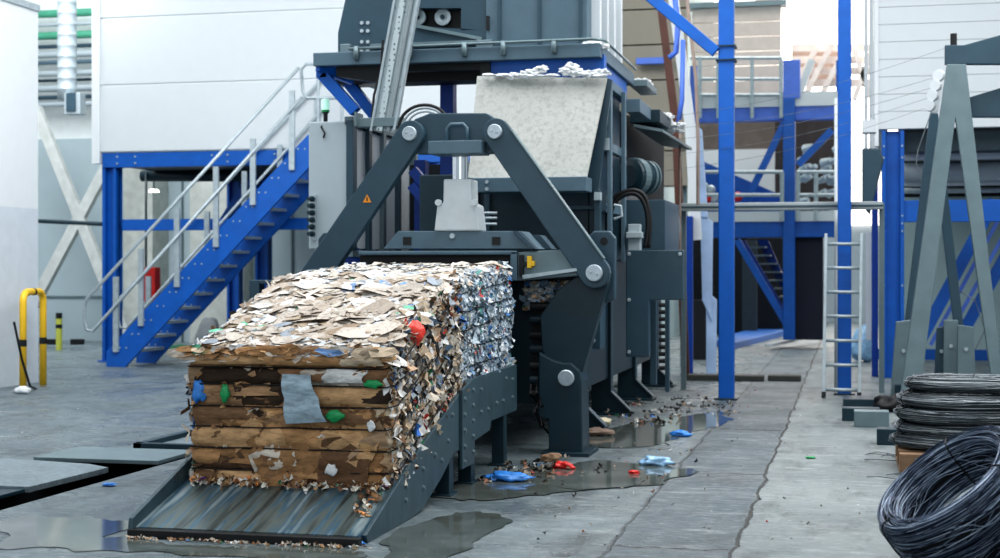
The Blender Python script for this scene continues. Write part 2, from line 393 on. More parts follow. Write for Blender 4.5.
# ---- front bale
bale = thing('waste_bale', 'front bale of brown cardboard and mixed paper sliding down the chute', 'bale', (-3.04, 8.6, .4))
B1.core(bale, CORE1)
WH = [.155, .31, .46, .61, .76, .885]      # wire heights on the front face
bands = [.0] + WH + [1.0]
mb = MB()
for bi in range(len(bands) - 1):           # folded cardboard layers, bulging between the wires
    h0, h1 = bands[bi], bands[bi + 1]; top_band = bi >= len(bands) - 2
    nst = 5
    xcur = -.02
    for layer in range(2):
        xcur = -.02 + layer * -.05
        while xcur < 1.0:
            wd = U(.18, .6); x1 = min(1.02, xcur + wd)
            if rnd() < .92 or layer == 0:
                col = pick(CARDPAL if bi < 5 else CARDPAL2 if bi == 5 else CARDPAL)
                if bi in (4, 5) and rnd() < .35: col = pick(CARDPAL2)
                sl = U(-.03, .03); hh0 = h0 + U(-.004, .006); hh1 = h1 - U(-.004, .006)
                if layer: 
                    if rnd() < .5: hh0 = lerp(h0, h1, U(.1, .5))
                nu, nv = 12, 8; base = len(mb.v); ofs = U(0, .008) + layer * .01; seed = rnd() * 50
                for iu in range(nu + 1):
                    for iv in range(nv + 1):
                        u = iu / nu; v = iv / nv; h = lerp(hh0, hh1, v) + sl * (u - .5) * .5; h = max(h0 + .003, min(h1 - .003, h)) if bi < 6 else h
                        a = lerp(xcur, x1, u) + noise.noise(Vector((seed, v * 3, 0))) * .035
                        q = B1.p(max(-.02, min(1.02, a)), 0, h)
                        tt = (h - h0) / (h1 - h0); bul = (.026 if bi < 6 else .055) * math.sqrt(max(0, math.sin(math.pi * max(0, min(1, tt)))))
                        q.y -= bul + ofs + noise.noise(Vector((a * 7 + seed * layer, h * 11, seed * .1))) * .022 + abs(noise.noise(Vector((a * 14, h * 42, seed)))) * .014
                        edge = max(0, abs(a - .5) - .44) / .06; q.y += edge * edge * .035
                        mb.v.append(q)
                        sh = 1 + .12 * noise.noise(Vector((a * 8, h * 20, seed)))
                        mb.c.append((col[0] * sh, col[1] * sh, col[2] * sh))
                for iu in range(nu):
                    for iv in range(nv):
                        i0 = base + iu * (nv + 1) + iv; mb.f.append((i0, i0 + nv + 1, i0 + nv + 2, i0 + 1))
            xcur = x1 - U(0, .05)
for i in range(26):
    h = U(.06, .9); a = U(.03, .97); q = B1.p(a, 0, h); w_, hh = U(.14, .34), U(.10, .24); col = pick(CARDPAL if rnd() < .7 else CARDPAL2); sd = rnd() * 40; base = len(mb.v); rot = U(-.5, .5); n_ = 8
    for iu in range(n_ + 1):
        for iv in range(n_ + 1):
            u = (iu / n_ - .5) * w_; v = (iv / n_ - .5) * hh * (1 + .5 * math.sin(sd + iu / n_ * 2)); du = u * math.cos(rot) - v * math.sin(rot); dv = u * math.sin(rot) + v * math.cos(rot)
            p_ = q + Vector((du, 0, dv)); wz = min(abs((p_.z - B1.p(0, 0, 0).z) / .79 - k_) for k_ in WH)
            p_.y = 7.87 - .03 + .018 * math.exp(-(wz / .03) ** 2) - .008 + noise.noise(Vector((p_.x * 12, p_.z * 22, sd))) * .016 - .06 * max(0, (p_.z - .75)) 
            p_.x = max(-3.63, min(-2.45, p_.x)); p_.z = max(.18, min(.93, p_.z)); mb.v.append(p_); mb.c.append(col)
    for iu in range(n_):
        for iv in range(n_): i0 = base + iu * (n_ + 1) + iv; mb.f.append((i0, i0 + n_ + 1, i0 + n_ + 2, i0 + 1))
mb.build('cardboard_layers', CARD, bale, smooth=True)
mb = MB()   # torn pieces poking from the front face
for i in range(80):
    a = U(.0, 1); h = U(.02, 1) if rnd() < .7 else random.choice(WH) + U(-.02, .02)
    q = B1.p(a, 0, h); q.y -= U(.02, .045)
    flake(mb, q, (U(-.4, .4), -1, U(-.4, .5)), (U(-.4, .4), 0, 1), U(.02, .08), U(.015, .035), pick(CARDPAL2 if rnd() < .75 else CARDPAL), .3, .2)
for i in range(150):   # overhanging edge of paper along the top front
    a = i / 150 * 1.04 - .03 + U(-.02, .02); q = B1.p(a, 0, 1 + U(-.05, .012)); q.y -= U(.03, .065)
    flake(mb, q, (U(-.15, .15), -1, U(.1, .9)), (U(-.1, .1), 0, 1), U(.07, .2), U(.03, .07), pick(TOPPAL if rnd() < .4 else CARDPAL), .16, .08)
mb.build('torn_scraps', CARD, bale, kind='stuff')
def top_flakes(B, n, pal, hmax, sz, seedt=(0, 1), drop=0):
    mb = MB()
    for i in range(n):
        t = lerp(seedt[0], seedt[1], rnd()); a = U(-.005, 1.0)
        q = B.p(a, t, 1); lift = U(-.012, hmax) * (1 - .5 * rnd())
        ed = max(abs(a - .5) * 2 - .88, 0) / .12; ed2 = max(.06 - t, 0) / .06
        q.z += lift + .018 * noise.noise(Vector((q.x * 5, q.y * 5, 3))) - .022 * ed * ed - ed2 * .015
        s1 = sz[0] * (sz[1] / sz[0]) ** rnd() * (1.9 if rnd() < .04 and .12 < a < .88 else 1)
        sl = (B.top[1][1] - B.top[0][1]) / (B.top[1][0] - B.top[0][0])
        flake(mb, q, (U(-.05, .05) + (a - .5) * ed * 1.2, -sl + U(-.08, .05), 1), (U(-1, 1), U(-1, 1), 0), s1 * U(.9, 2.0), s1 * U(.5, 1), pick(pal), .07, .03)
    return mb
top_flakes(B1, 3600, TOPPAL, .026, (.03, .14)).build('top_paper_sheets', FLAKE, bale, kind='stuff')
def side_flakes(B, n, pal, sz, face=1, depth=.034, tr=(0, 1), film=False, whs=(.155, .31, .46, .61, .76, .885)):
    mb = MB()
    for i in range(n):
        t = U(*tr); h = U(-.0, 1.0)
        q = B.p(face, t, h); sgn = 1 if face == 1 else -1
        wz = min(abs(h - w_) for w_ in whs); q.x += sgn * (U(-.015, depth) * min(1, .15 + wz / .05) - .03 * max(0, h - .93) / .07)
        q += noise.noise_vector(q * 7) * .015
        s1 = sz[0] * (sz[1] / sz[0]) ** rnd()
        flake(mb, q, (sgn, U(-.5, .5), U(-.2, .4)), (U(-.25, .25), U(-.35, .35), 1), s1 * U(.4, .9), s1 * U(.8, 1.7), pick(pal), .3, .1)
    return mb
side_flakes(B1, 4300, SIDEPAL, (.022, .09)).build('side_paper_scraps', FLAKE, bale, kind='stuff')
side_flakes(B1, 700, SIDEPAL, (.03, .09), face=0).build('left_side_scraps', FLAKE, bale, kind='stuff')
B1.wires(bale, WH)
# noticeable pieces in the front bale
def sheet_px(pts, Y, col, name, parent, m, off=.0, label=None, wob=.012):
    mb = MB(); P = [PY(x, y, Y) for x, y in pts]; n = 6
    for i in range(n + 1):
        for j in range(n + 1):
            u, v = i / n, j / n; q = (P[0] * (1 - u) + P[1] * u) * (1 - v) + (P[3] * (1 - u) + P[2] * u) * v
            q.y += noise.noise(q * 9) * wob + off - .03 * abs(math.sin(math.pi * v * 2)); mb.v.append(q); mb.c.append(jitter_col(col, .03))
    for i in range(n):
        for j in range(n): k = i * (n + 1) + j; mb.f.append((k, k + 1, k + n + 2, k + n + 1))
    return mb.build(name, m, parent, smooth=True, label=label)
sheet_px([(282, 374), (310, 375), (327, 422), (286, 424)], 7.79, (158, 176, 188), 'grey_sheet', bale, CARD, label='grey-blue flat sheet trapped under the wires on the front')
def crumple(mb, c, r, sx=1, sy=1, sz=1, seed=0, col=None, n=10, sharp=.5):
    vs = []; c = Vector(c)
    for i in range(n + 1):
        th = math.pi * i / n
        for k in range(2 * n):
            ph = math.pi * k / n; d = Vector((math.sin(th) * math.cos(ph), math.sin(th) * math.sin(ph), math.cos(th)))
            rr = r * (1 + sharp * noise.noise(d * 1.7 + Vector((seed, 0, 0))) + sharp * .7 * abs(noise.noise(d * 4.5 + Vector((0, seed, 0)))))
            vs.append(c + Vector((d.x * sx, d.y * sy, d.z * sz)) * rr)
    m = 2 * n
    mb.add(vs, [(i * m + k, (i + 1) * m + k, (i + 1) * m + (k + 1) % m, i * m + (k + 1) % m) for i in range(n) for k in range(m)], col)
    return mb
def lump(name, px, py, Y, r, m, parent, sc=(1, 1, 1), label=None, seed=0):
    mb = MB(); crumple(mb, PY(px, py, Y), r, *sc, seed=seed); return mb.build(name, m, parent, smooth=True, label=label)
lump('blue_bag', 199, 391, 7.83, .042, BAGB, bale, (1, .6, 1.3), 'bright blue bag poking out at the upper left corner', 3)
lump('green_film', 225, 393, 7.79, .028, GREENP, bale, (.8, .4, 1.6), None, 5)
lump('green_film', 335, 416, 7.79, .034, GREENP, bale, (1.4, .4, .8), None, 8)
lump('green_film', 308, 330, 8.2, .028, GREENP, bale, (1.5, 1, .3), None, 9)
lump('green_film', 373, 384, 7.80, .03, GREENP, bale, (1.5, .4, .7), None, 2)
lump('white_film', 331, 470, 7.80, .03, DUST, bale, (1.1, .4, .9), None, 12)
lump('white_film', 371, 426, 7.80, .022, DUST, bale, (.9, .4, 1.2), None, 13)
lump('red_bag', 415, 333, 8.26, .05, mat('red_film', (235, 70, 55), .35, bump=.8), bale, (.9, 1.2, 1.1), 'bright red crumpled bag on the right upper edge', 4)
mb = MB(); a = PY(330, 322, 8.55); mb.add([a, a + Vector((.05, .0, .075)), a + Vector((.13, .06, .02)), a + Vector((.06, .12, .0))], [(0, 1, 2), (0, 3, 1), (1, 3, 2)])
mb.build('folded_flap', mat('grey_black_flap', (100, 112, 118), .4, dirt=(10, 12, 14), dirt_amt=.9), bale)
# ---- rear plastic bale
bale2 = thing('waste_bale', 'rear bale of pale crushed plastic bottles coming out of the press', 'bale', (-3.04, 10.1, .69))
B2.core(bale2, CORE2)
side_flakes(B2, 4200, PETPAL, (.02, .065), depth=.03, whs=(.14, .32, .5, .68, .86)).build('side_plastic_scraps', FILM, bale2, kind='stuff')
side_flakes(B2, 500, PETPAL, (.03, .08), face=0).build('left_side_scraps', FILM, bale2, kind='stuff')
top_flakes(B2, 1700, [(60, (196, 190, 182)), (16, (214, 214, 212)), (14, (190, 198, 204)), (6, (180, 165, 148)), (4, (150, 165, 185)), (2, (70, 74, 78))], .03, (.03, .12)).build('top_plastic_sheets', FLAKE, bale2, kind='stuff')
mb = MB()
for i in range(900):
    a, h = rnd(), U(.6, 1); q = B2.p(a, 0, h); q.y -= U(0, .03)
    flake(mb, q, (U(-.4, .4), -1, U(0, .8)), (0, 0, 1), U(.04, .12), U(.02, .05), pick(TOPPAL), .3, .2)
mb.build('front_edge_scraps', FLAKE, bale2, kind='stuff')
B2.wires(bale2, [.14, .32, .5, .68, .86], front=False, out=.014)
# rear end of a following bale inside the press opening
mb = MB()
for i in range(500):
    q = Vector((U(-2.45, -2.05), 11.35 + U(0, .1), U(1.1, 1.3)))
    flake(mb, q, (U(-.4, .4), -1, U(0, .8)), (0, 0, 1), U(.03, .08), U(.02, .05), pick(SIDEPAL + PETPAL), .4, .3)
o = mb.build('waste_stream', FILM); tag(o, 'loose crushed waste jammed in the press slot beside the rear bale', 'waste', kind='stuff')

# ================================================================== DISCHARGE CHUTE
ch = thing('discharge_chute', 'grey steel discharge chute sloping to the floor under the bales', 'chute', (-3.04, 9, 0))
def bed_material():
    m = bpy.data.materials.new('worn_chute_bed'); m.use_nodes = True; nt = m.node_tree; L = nt.links.new; b = nt.nodes['Principled BSDF']
    tc = nd(nt, 'ShaderNodeTexCoord'); mp = nd(nt, 'ShaderNodeMapping'); mp.inputs['Scale'].default_value = (14, .9, .9); L(tc.outputs['Object'], mp.inputs['Vector'])
    n = nd(nt, 'ShaderNodeTexNoise'); n.inputs['Scale'].default_value = 1.1; n.inputs['Detail'].default_value = 6; L(mp.outputs[0], n.inputs['Vector'])
    cr = nd(nt, 'ShaderNodeValToRGB'); L(n.outputs['Fac'], cr.inputs[0]); e = cr.color_ramp.elements
    e[0].position = .3; e[0].color = rgb((38, 44, 46)); e[1].position = .7; e[1].color = rgb((178, 194, 200))
    for p, c in ((.4, (80, 92, 94)), (.48, (112, 124, 122)), (.56, (74, 112, 136)), (.6, (130, 150, 158))): x = e.new(p); x.color = rgb(c)
    L(cr.outputs[0], b.inputs['Base Color']); b.inputs['Metallic'].default_value = .45; b.inputs['Roughness'].default_value = .28
    return m
mb = MB(); XL, XR = -3.66, -2.43
mb.yz([(7.25, .0), (7.25, .05), (9.45, .62), (10.9, .64), (10.9, .55), (9.5, .53), (7.4, .0)], XL, XR - XL); mb.build('bed', bed_material(), ch)
mb = MB(); mb.yz([(7.33, .0), (7.30, .045), (8.25, .36), (9.45, .69), (10.86, .70), (10.86, .36), (10.05, .36), (10.0, .3), (9.30, .26), (9.05, .26), (8.75, .14), (8.35, .02), (8.1, .0)], XR, .025)
sp = mb.build('side_plate', CHUTE, ch, bevel=.004)
mb = MB()
mb.yz([(9.18, .14), (9.5, .14), (9.5, .70), (9.18, .64)], XR + .025, .02); mb.build('splice_plate', CHUTE, ch, bevel=.003)
mb = MB()
def bolt(mb, y, z, x=XR + .025, r=.011, l=.012): mb.disc_stack([(0, r * 1.5), (.004, r * 1.5), (.004, r), (l, r)], (x, y, z), (1, 0, 0), 8)
for y in (9.23, 9.45):
    for z in (.22, .32, .42, .52, .62): bolt(mb, y, z - .04 * (y < 9.3), XR + .045)
for y, z in ((8.0, .12), (8.0, .2), (8.35, .14), (8.35, .25), (8.6, .3), (8.75, .25), (9.75, .45), (9.75, .6), (9.95, .45), (10.2, .47), (10.4, .47), (10.5, .62), (10.7, .6), (10.7, .47), (8.9, .35), (9.0, .5)): bolt(mb, y, z)
mb.build('bolt_heads', GALVD, sp)
mb = MB(); mb.yz([(7.2, .0), (7.22, .10), (8.0, .35), (9.45, .72), (10.9, .74), (10.9, .4), (9.45, .36), (8.1, .0)], XL - .025, .025); mb.build('side_plate', CHUTE, ch, bevel=.004)
mb = MB(); mb.box(XL - .02, XR + .02, 7.19, 7.25, .0, .045); mb.build('front_lip', BLACK, ch, bevel=.005)
for y in (9.0, 9.55, 10.5):
    for x in (XR - .07, XL):
        mb = MB(); mb.box(x, x + .09, y - .05, y + .05, .0, .42); mb.box(x - .02, x + .11, y - .09, y + .09, 0, .015)
        mb.build('leg', STEELD, ch, bevel=.004)
mb = MB()
for y in (9.0, 9.55, 10.5): mb.box(XL + .03, XR - .03, y - .04, y + .04, .34, .44)
mb.build('cross_members', STEELD, ch)
# scrap dribbling over the chute lip
mb = MB()
for i in range(260):
    a = rnd(); y = 7.86 - abs(random.gauss(0, .05)); x = lerp(XL + .06, XR - .04, a)
    if rnd() < .25: x = XR - .02 - abs(random.gauss(0, .06)); y = U(7.45, 7.9)
    flake(mb, (x, y, .055 + (y - 7.25) * .26 + U(.0, .03)), (U(-1, 1), U(-1, .3), 1), (0, 1, 0), U(.015, .06), U(.01, .03), pick(CARDPAL2 + [(30, (215, 210, 200)), (5, (230, 150, 90))]), .4, .3)
o = mb.build('bale_crumbs', FLAKE); tag(o, 'loose crumbs of paper in front of the cardboard bale on the chute', 'scraps', kind='stuff')
mb = MB()
for i in range(150):
    x = U(XL, XR + .1); flake(mb, (x, 7.17 - abs(random.gauss(0, .025)), .012), (U(-.5, .5), -.5, 1), (0, 1, 0), U(.01, .03), U(.008, .02), pick(CARDPAL2 + TOPPAL), .4, .3)
o = mb.build('lip_crumbs', FLAKE); tag(o, 'fine crumbs lying on the floor along the chute lip', 'scraps', kind='stuff')

# ================================================================== BALER (press)
bl = thing('baling_press', 'large dark grey hydraulic baling press with lifting arms behind the bales', 'press', (-3.0, 13, 0))
YA = 11.1
# lifting arms
PT = [(411, 134, 314, 278), (496, 132, 595, 273)]
for i, (ax, ay, bx, by) in enumerate(PT):
    p, q = P2(ax, ay, YA), P2(bx, by, YA)
    mb = MB(); mb.xz(capsule(p, q, .105, .115), YA - .02, .09); arm = mb.build('lifting_arm', STEEL, bl, bevel=.008)
    for k, (c, r) in enumerate(((p, .056), (q, .064))):
        mb = MB(); mb.disc_stack([(0, r), (.035, r), (.042, r * .93)], (c[0], YA - .02, c[1]), (0, -1, 0), 28)
        mb.disc_stack([(.042, r * .16), (.052, r * .14)], (c[0] - r * .35, YA - .02, c[1] + r * .1), (0, -1, 0), 8)
        mb.disc_stack([(.042, r * .16), (.052, r * .14)], (c[0] + r * .35, YA - .02, c[1] - r * .1), (0, -1, 0), 8)
        mb.build('pivot_pin', PINM, arm, bevel=.002)
    if i == 1:      # side highlight of the right arm, put in as a paler strip
        d = (Vector(q) - Vector(p)); d.normalize(); nn = Vector((-d.y, d.x)); 
        mb = MB(); s1 = Vector(p) + nn * .106 + d * .05; s2 = Vector(q) + nn * .118 - d * .05
        mb.beam((s1.x, YA + .02, s1.y), (s2.x, YA + .02, s2.y), .1, .008, (nn.x, 0, nn.y)); mb.build('arm_highlight', GALVD, arm)
    else:
        mb = MB(); c = P2(368, 199, YA); mb.xz([(c[0] - .035, c[1] - .028), (c[0] + .035, c[1] - .028), (c[0], c[1] + .035)], YA - .024, .004)
        st = mb.build('warning_sticker', ORANGE, arm, label='small orange triangle warning sticker')
        mb = MB(); mb.xz([(c[0] - .006, c[1] - .016), (c[0] + .006, c[1] - .016), (c[0] + .004, c[1] + .014), (c[0] - .004, c[1] + .014)], YA - .026, .002); mb.build('symbol', BLACK, st)
# yoke
mb = MB(); mb.pY([(427, 112), (484, 112), (499, 122), (508, 134), (507, 146), (494, 152), (478, 153), (430, 153), (414, 153), (400, 146), (400, 132), (412, 118)], YA + .0, .12)
mb.v = [v + Vector((0, .075, 0)) for v in mb.v]
yk = mb.build('yoke', STEEL, bl, bevel=.01)
mb = MB(); mb.pbox(428, 481, 141, 153, YA - .1, .28); mb.build('yoke_flange', STEELL, yk, bevel=.006)
mb = MB(); a = P2(446, 141, YA); b = P2(466, 141, YA); tz = P2(446, 124, YA)[1]
mb.tube([(a[0], YA + .03, a[1]), (a[0], YA + .03, tz - .03), (a[0] + .03, YA + .03, tz), (b[0] - .03, YA + .03, tz), (b[0], YA + .03, tz - .03), (b[0], YA + .03, b[1])], .014, 8); mb.build('lifting_eye', STEELL, yk, smooth=True)
# cylinder
a = P2(456.5, 150, YA); b = P2(456.5, 182, YA)
mb = MB(); mb.cyl((a[0], YA + .12, a[1]), (a[0], YA + .12, b[1]), .062, 28); mb.build('piston_rod', CHROME, bl, smooth=False)
WHC = mat('white_cylinder_paint', (196, 204, 208), .45, var=.05, dirt=(150, 158, 162), dirt_amt=.3)
mb = MB(); mb.pY([(443.5, 179), (471, 179), (471.5, 203), (477, 205), (480, 231), (434, 231), (437, 205), (443, 203)], YA + .0, .22); hs = mb.build('cylinder_housing', WHC, bl, bevel=.012)
for x in (439, 475): mb = MB(); c = P2(x, 204, YA); mb.disc_stack([(0, .025), (.03, .025)], (c[0], YA, c[1] + .01), (0, -1, 0), 16); mb.build('housing_lug', WHC, hs)
# cross beam under the cylinder
mb = MB(); mb.pY([(383, 249), (398, 231), (521, 231), (538, 249)], YA + .02, .3); cb = mb.build('cross_beam', STEELL, bl, bevel=.006)
for x in (407, 496): mb = MB(); mb.pbox(x - 4, x + 4, 237, 245, YA + .012, .01); mb.build('square_hole', BLACK, cb)
mb = MB(); c = P2(452, 236, YA); mb.disc_stack([(0, .025), (.02, .02)], (c[0], YA + .02, c[1]), (0, -1, 0), 12); mb.build('bolt_head', PINM, cb)
mb = MB(); mb.pY([(512, 231), (518, 231), (536, 249), (530, 249)], YA - .03, .06); mb.build('beam_rib', STEEL, cb, bevel=.003)
mb = MB(); mb.pY([(520, 235), (540, 235), (552, 249), (530, 249)], YA + .3, .2); mb.build('beam_extension', STEEL, cb, bevel=.003)
# press mouth frame
mb = MB(); mb.pbox(358, 517, 251, 255, YA - .02, .34); mb.pbox(510, 517, 251, 281, YA - .02, .34); mb.build('mouth_frame', STEELL, bl, bevel=.01)
mb = MB(); mb.pbox(360, 510, 255, 284, YA + .06, .3); mb.build('mouth_panel', BLACK, bl)
mb = MB(); mb.pY([(517, 252), (572, 249), (580, 262), (578, 276), (517, 281)], YA + .02, .3); sb = mb.build('side_block', GALVD, bl, bevel=.008)
mb = MB(); mb.pbox(527, 531, 256, 268, YA - .03, .05); mb.pbox(531, 534, 261, 266, YA - .03, .05); ac = mb.build('actuator', YEL, sb, bevel=.003, label='small yellow switch on the side block')
mb = MB(); mb.pbox(519, 523, 255, 276, YA - .02, .04); mb.pbox(523, 527, 262, 266, YA - .02, .03); mb.build('switch_body', BLACK, ac)
mb = MB(); mb.pY([(522, 275), (576, 268), (577, 271), (523, 279)], YA - .03, .05); mb.build('drip_edge', GALV, sb)
# right side plate, lug and foot; mirrored on the left
CXM = P2(455, 0, YA)[0]
def both(fn):
    for s in (1, -1): fn(lambda x: CXM + s * (x - CXM))
SP = [P2(*p, YA) for p in [(556, 290), (572, 278), (586, 268), (606, 268), (606, 284), (581, 372), (550, 374), (540, 350), (538, 316)]]
LUG = [P2(*p, YA) for p in [(583, 236), (588, 230), (604, 230), (610, 237), (610, 300), (586, 310)]]
FT = [P2(*p, YA) for p in [(538, 352), (552, 360), (562, 363), (570, 363), (579, 371), (581, 382), (582, 456), (548, 456), (548, 420), (538, 418)]]
def sides(mx):
    mb = MB(); mb.xz([(mx(x), z) for x, z in SP], YA + .08, .14); sp_ = mb.build('side_plate', STEELD, bl, bevel=.008)
    mb = MB(); mb.xz([(mx(x), z) for x, z in LUG], YA + .24, .1); lg = mb.build('top_lug', STEEL, bl, bevel=.012)
    for z in (1.62, 1.42): mb = MB(); mb.disc_stack([(0, .03), (.004, .03)], (mx(-1.83), YA + .24, z), (0, -1, 0), 14); mb.build('lug_hole', BLACK, lg)
    mb = MB(); mb.xz([(mx(x), z) for x, z in FT], YA + .02, .32); ft = mb.build('foot', STEELD, bl, bevel=.012)
    c = P2(566, 378, YA); mb = MB(); mb.disc_stack([(0, .062), (.03, .062), (.036, .055)], (mx(c[0]), YA + .02, c[1]), (0, -1, 0), 26)
    mb.build('pivot_pin', PINM, ft)
    mb = MB(); mb.box(min(mx(-2.26), mx(-1.9)), max(mx(-2.26), mx(-1.9)), YA - .04, YA + .4, 0, .03); mb.build('foot_pad', STEELD, ft, bevel=.004)
both(sides)
# tie-wire mechanism stacked in the gap between bale and plate
mb = MB()
mb.box(-2.40, -2.12, YA + .3, YA + .34, .45, 1.15); mb.build('mechanism_back_plate', BLACK, bl)
for k, z in enumerate((1.12, 1.02, .90, .79, .66, .55, .44)):
    mb = MB(); mb.cyl((-2.40, YA + .22, z), (-2.24, YA + .22, z), .033, 14); mb.cyl((-2.24, YA + .22, z), (-2.16, YA + .22, z), .042, 14)
    cl = mb.build('clamp_cylinder', STEELD if k % 2 else BLACK, bl, smooth=False)
    mb = MB(); mb.disc_stack([(0, .024), (.05, .024)], (-2.22, YA + .19, z), (0, -1, 0), 12); mb.build('clamp_knob', PINM, cl)
mb = MB()
for i in range(10):
    z = U(.3, .7); x = U(-2.38, -2.2); mb.tube([(x, YA + .1, z), (x + U(-.03, .05), YA + U(-.05, .1), z - U(.05, .15)), (x + U(0, .08), YA + .2, z - U(.15, .25))], .008, 5)
mb.build('hoses', WIRE, bl)
# press body
XB0, XB1 = -3.75, -2.28
mb = MB(); mb.box(XB0, XB1, 11.5, 18.6, .35, 1.5); mb.build('press_chamber', STEELD, bl, bevel=.01)
mb = MB(); mb.box(-2.28, -2.24, 11.42, 11.52, .1, 1.35); mb.box(-2.30, -1.95, 11.42, 11.5, .95, 1.55); mb.build('front_flange', STEELD, bl, bevel=.004)
# side bolts strip visible right of plate
mb = MB(); mb.box(-2.12, -2.0, 12.2, 12.45, .75, 1.66); st = mb.build('bolted_column', STEEL, bl, bevel=.004)
mb = MB()
for k in range(7): mb.disc_stack([(0, .022), (.02, .018)], (-2.06, 12.2, .82 + k * .125), (0, -1, 0), 8)
mb.build('bolt_heads', GALV, st)
# gusset frames on the side of the chamber
for Y in (12.9, 14.4, 16.1, 18.0):
    for s in (1, -1):
        xm = lambda x: CXM + s * (x - CXM)
        mb = MB(); mb.xz([(xm(x), z) for x, z in [(-2.45, 0), (-2.08, 0), (-2.08, .03), (-2.26, .22), (-2.26, 1.45), (-2.45, 1.45)]], Y, .08)
        mb.xz([(xm(x), z) for x, z in [(-2.45, 0), (-2.05, 0), (-2.05, .02), (-2.45, .02)]], Y - .1, .3)
        g = mb.build('gusset_frame', STEELD, bl, bevel=.005)
        mb = MB(); mb.beam((xm(-2.07), Y + .04, .04), (xm(-2.255), Y + .04, .22), .12, .012, (1, 0, 1)); mb.beam((xm(-2.255), Y + .04, .22), (xm(-2.255), Y + .04, 1.4), .12, .012, (1, 0, 0)); mb.build('gusset_edge', STEEL, g)
# hopper body behind
mb = MB(); mb.box(-3.75, -2.2, 12.9, 16.6, 1.5, 2.25); mb.build('hopper_base', STEELD, bl, bevel=.01)
YH = 12.85
mb = MB(); mb.pbox(470, 586, 178, 191, YH - .55, .3); hb = mb.build('hopper_lower_beam', STEELL, bl, bevel=.006)
mb = MB()
for x in (487, 549): 
    for y in (182, 189): c = PY(x, y, YH - .55); mb.disc_stack([(0, .016), (.015, .016)], c, (0, -1, 0), 8)
mb.build('bolt_heads', PINM, hb)
P4 = [PY(477, 76, 12.72), PY(607, 78, 12.72), PY(586, 180, 12.4), PY(468, 178, 12.4)]
mb = MB(); mb.prism(P4, (0, .04, 0)); mb.build('hopper_plate', DUSTY, bl, bevel=.003, label='dust-covered sloping grey hopper plate')
mb = MB(); mb.pY([(607, 78), (612, 80), (598, 192), (586, 190), (586, 180)], 12.74, .05); mb.build('hopper_side_gusset', STEEL, bl)
mb = MB(); mb.pbox(470, 478, 190, 232, YH, .08); mb.build('hopper_strut', STEEL, bl); mb = MB(); mb.pbox(484, 489, 190, 232, YH, .08); mb.build('hopper_strut', STEEL, bl)
mb = MB(); mb.pbox(560, 607, 206, 209, YH - .05, .05); mb.build('hopper_ledge', STEEL, bl)
mb = MB()
for y in (213, 218, 224): a = PY(476, y, 12.3); b = PY(497, y, 12.3); mb.cyl(a, b, .012, 10)
mb.build('hydraulic_pipes', GALV, bl, smooth=True)
# side frame of the hopper (vertical posts seen right of the plate)
for (x0, x1, y0, y1, Y) in [(594, 600, 190, 262, 12.7), (607, 611, 82, 262, 12.88), (621, 625, 92, 262, 13.9)]:
    mb = MB(); mb.pbox(x0, x1, y0, y1, Y, .1); mb.build('frame_post', STEELL if x0 != 594 else STEEL, bl, bevel=.004)
mb = MB()
for (z, y0, y1) in [(3.06, 12.9, 14.0), (2.5, 12.9, 14.0), (1.95, 12.9, 14.0)]:
    mb.box(-2.14, -2.08, y0, y1, z - .04, z + .04)
mb.build('frame_rails', STEELL, bl, bevel=.004)
mb = MB(); mb.box(-2.22, -2.17, 12.9, 14.4, 1.5, 3.05); mb.build('frame_back_panel', STEELD, bl)
mb = MB(); a = PY(609, 145, 12.85); mb.pbox(603, 609, 138, 150, 12.85, .05); mb.tube([PY(x, y, 12.8) for x, y in ((614, 205), (621, 206), (622, 216), (614, 219))], .012, 8); mb.build('grab_handle', GALV, bl)
mb = MB(); mb.pbox(594, 600, 192, 200, 12.62, .1); mb.build('sensor_block', CABM, bl)
# ledges stepping back on the right
for (x0, x1, y0, y1, Y, m_) in [(626, 640, 99, 112, 14.2, STEELL), (630, 647, 80, 86, 15.0, GALVD), (630, 660, 110, 122, 15.2, STEELD), (640, 664, 120, 128, 15.8, GALVD)]:
    mb = MB(); mb.pbox(x0, x1, y0, y1, Y, .8); mb.build('side_ledge', m_, bl, bevel=.005)
mb = MB()
for i in range(120):
    q = random.choice([PY(U(632, 646), 80, 15.1), PY(U(645, 668), U(113, 121), 15.9), PY(U(664, 680), U(120, 128), 16)])
    crumple(mb, q + Vector((0, U(0, .5), 0)), U(.015, .04), 1.3, 1.3, .6, seed=i, n=3)
mb.build('dust_heaps', DUST, bl, kind='stuff')
mb = MB(); a = PY(648, 122, 15.6); b = PY(694, 136, 16.6)
mb.prism([(-2.15, 15.2, 2.86), (-1.85, 15.2, 2.80), (-1.8, 17.6, 2.80), (-2.15, 17.6, 2.86)], (0, 0, .03)); mb.build('canopy_plate', GALVD, bl)
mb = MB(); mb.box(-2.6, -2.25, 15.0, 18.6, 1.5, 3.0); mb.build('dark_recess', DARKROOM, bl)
# motor
mt = MB(); c = PY(638, 176, 14.6); mt.disc_stack([(0, .11), (.02, .17), (.04, .18), (.16, .18), (.18, .16), (.34, .16)], c + Vector((-.1, 0, 0)), (.5, .87, 0), 26)
mo = mt.build('motor', STEELD, bl, smooth=False, bevel=.004)
mb = MB(); mb.disc_stack([(.06, .186), (.15, .186)], c + Vector((-.1, 0, 0)), (.5, .87, 0), 26); mb.build('motor_ring', GALVD, mo)
mb = MB(); mb.disc_stack([(.25, .17), (.28, .17)], c + Vector((-.1, 0, 0)), (.5, .87, 0), 26); mb.disc_stack([(.31, .17), (.33, .17)], c + Vector((-.1, 0, 0)), (.5, .87, 0), 26); mb.build('cooling_fins', GALVD, mo)
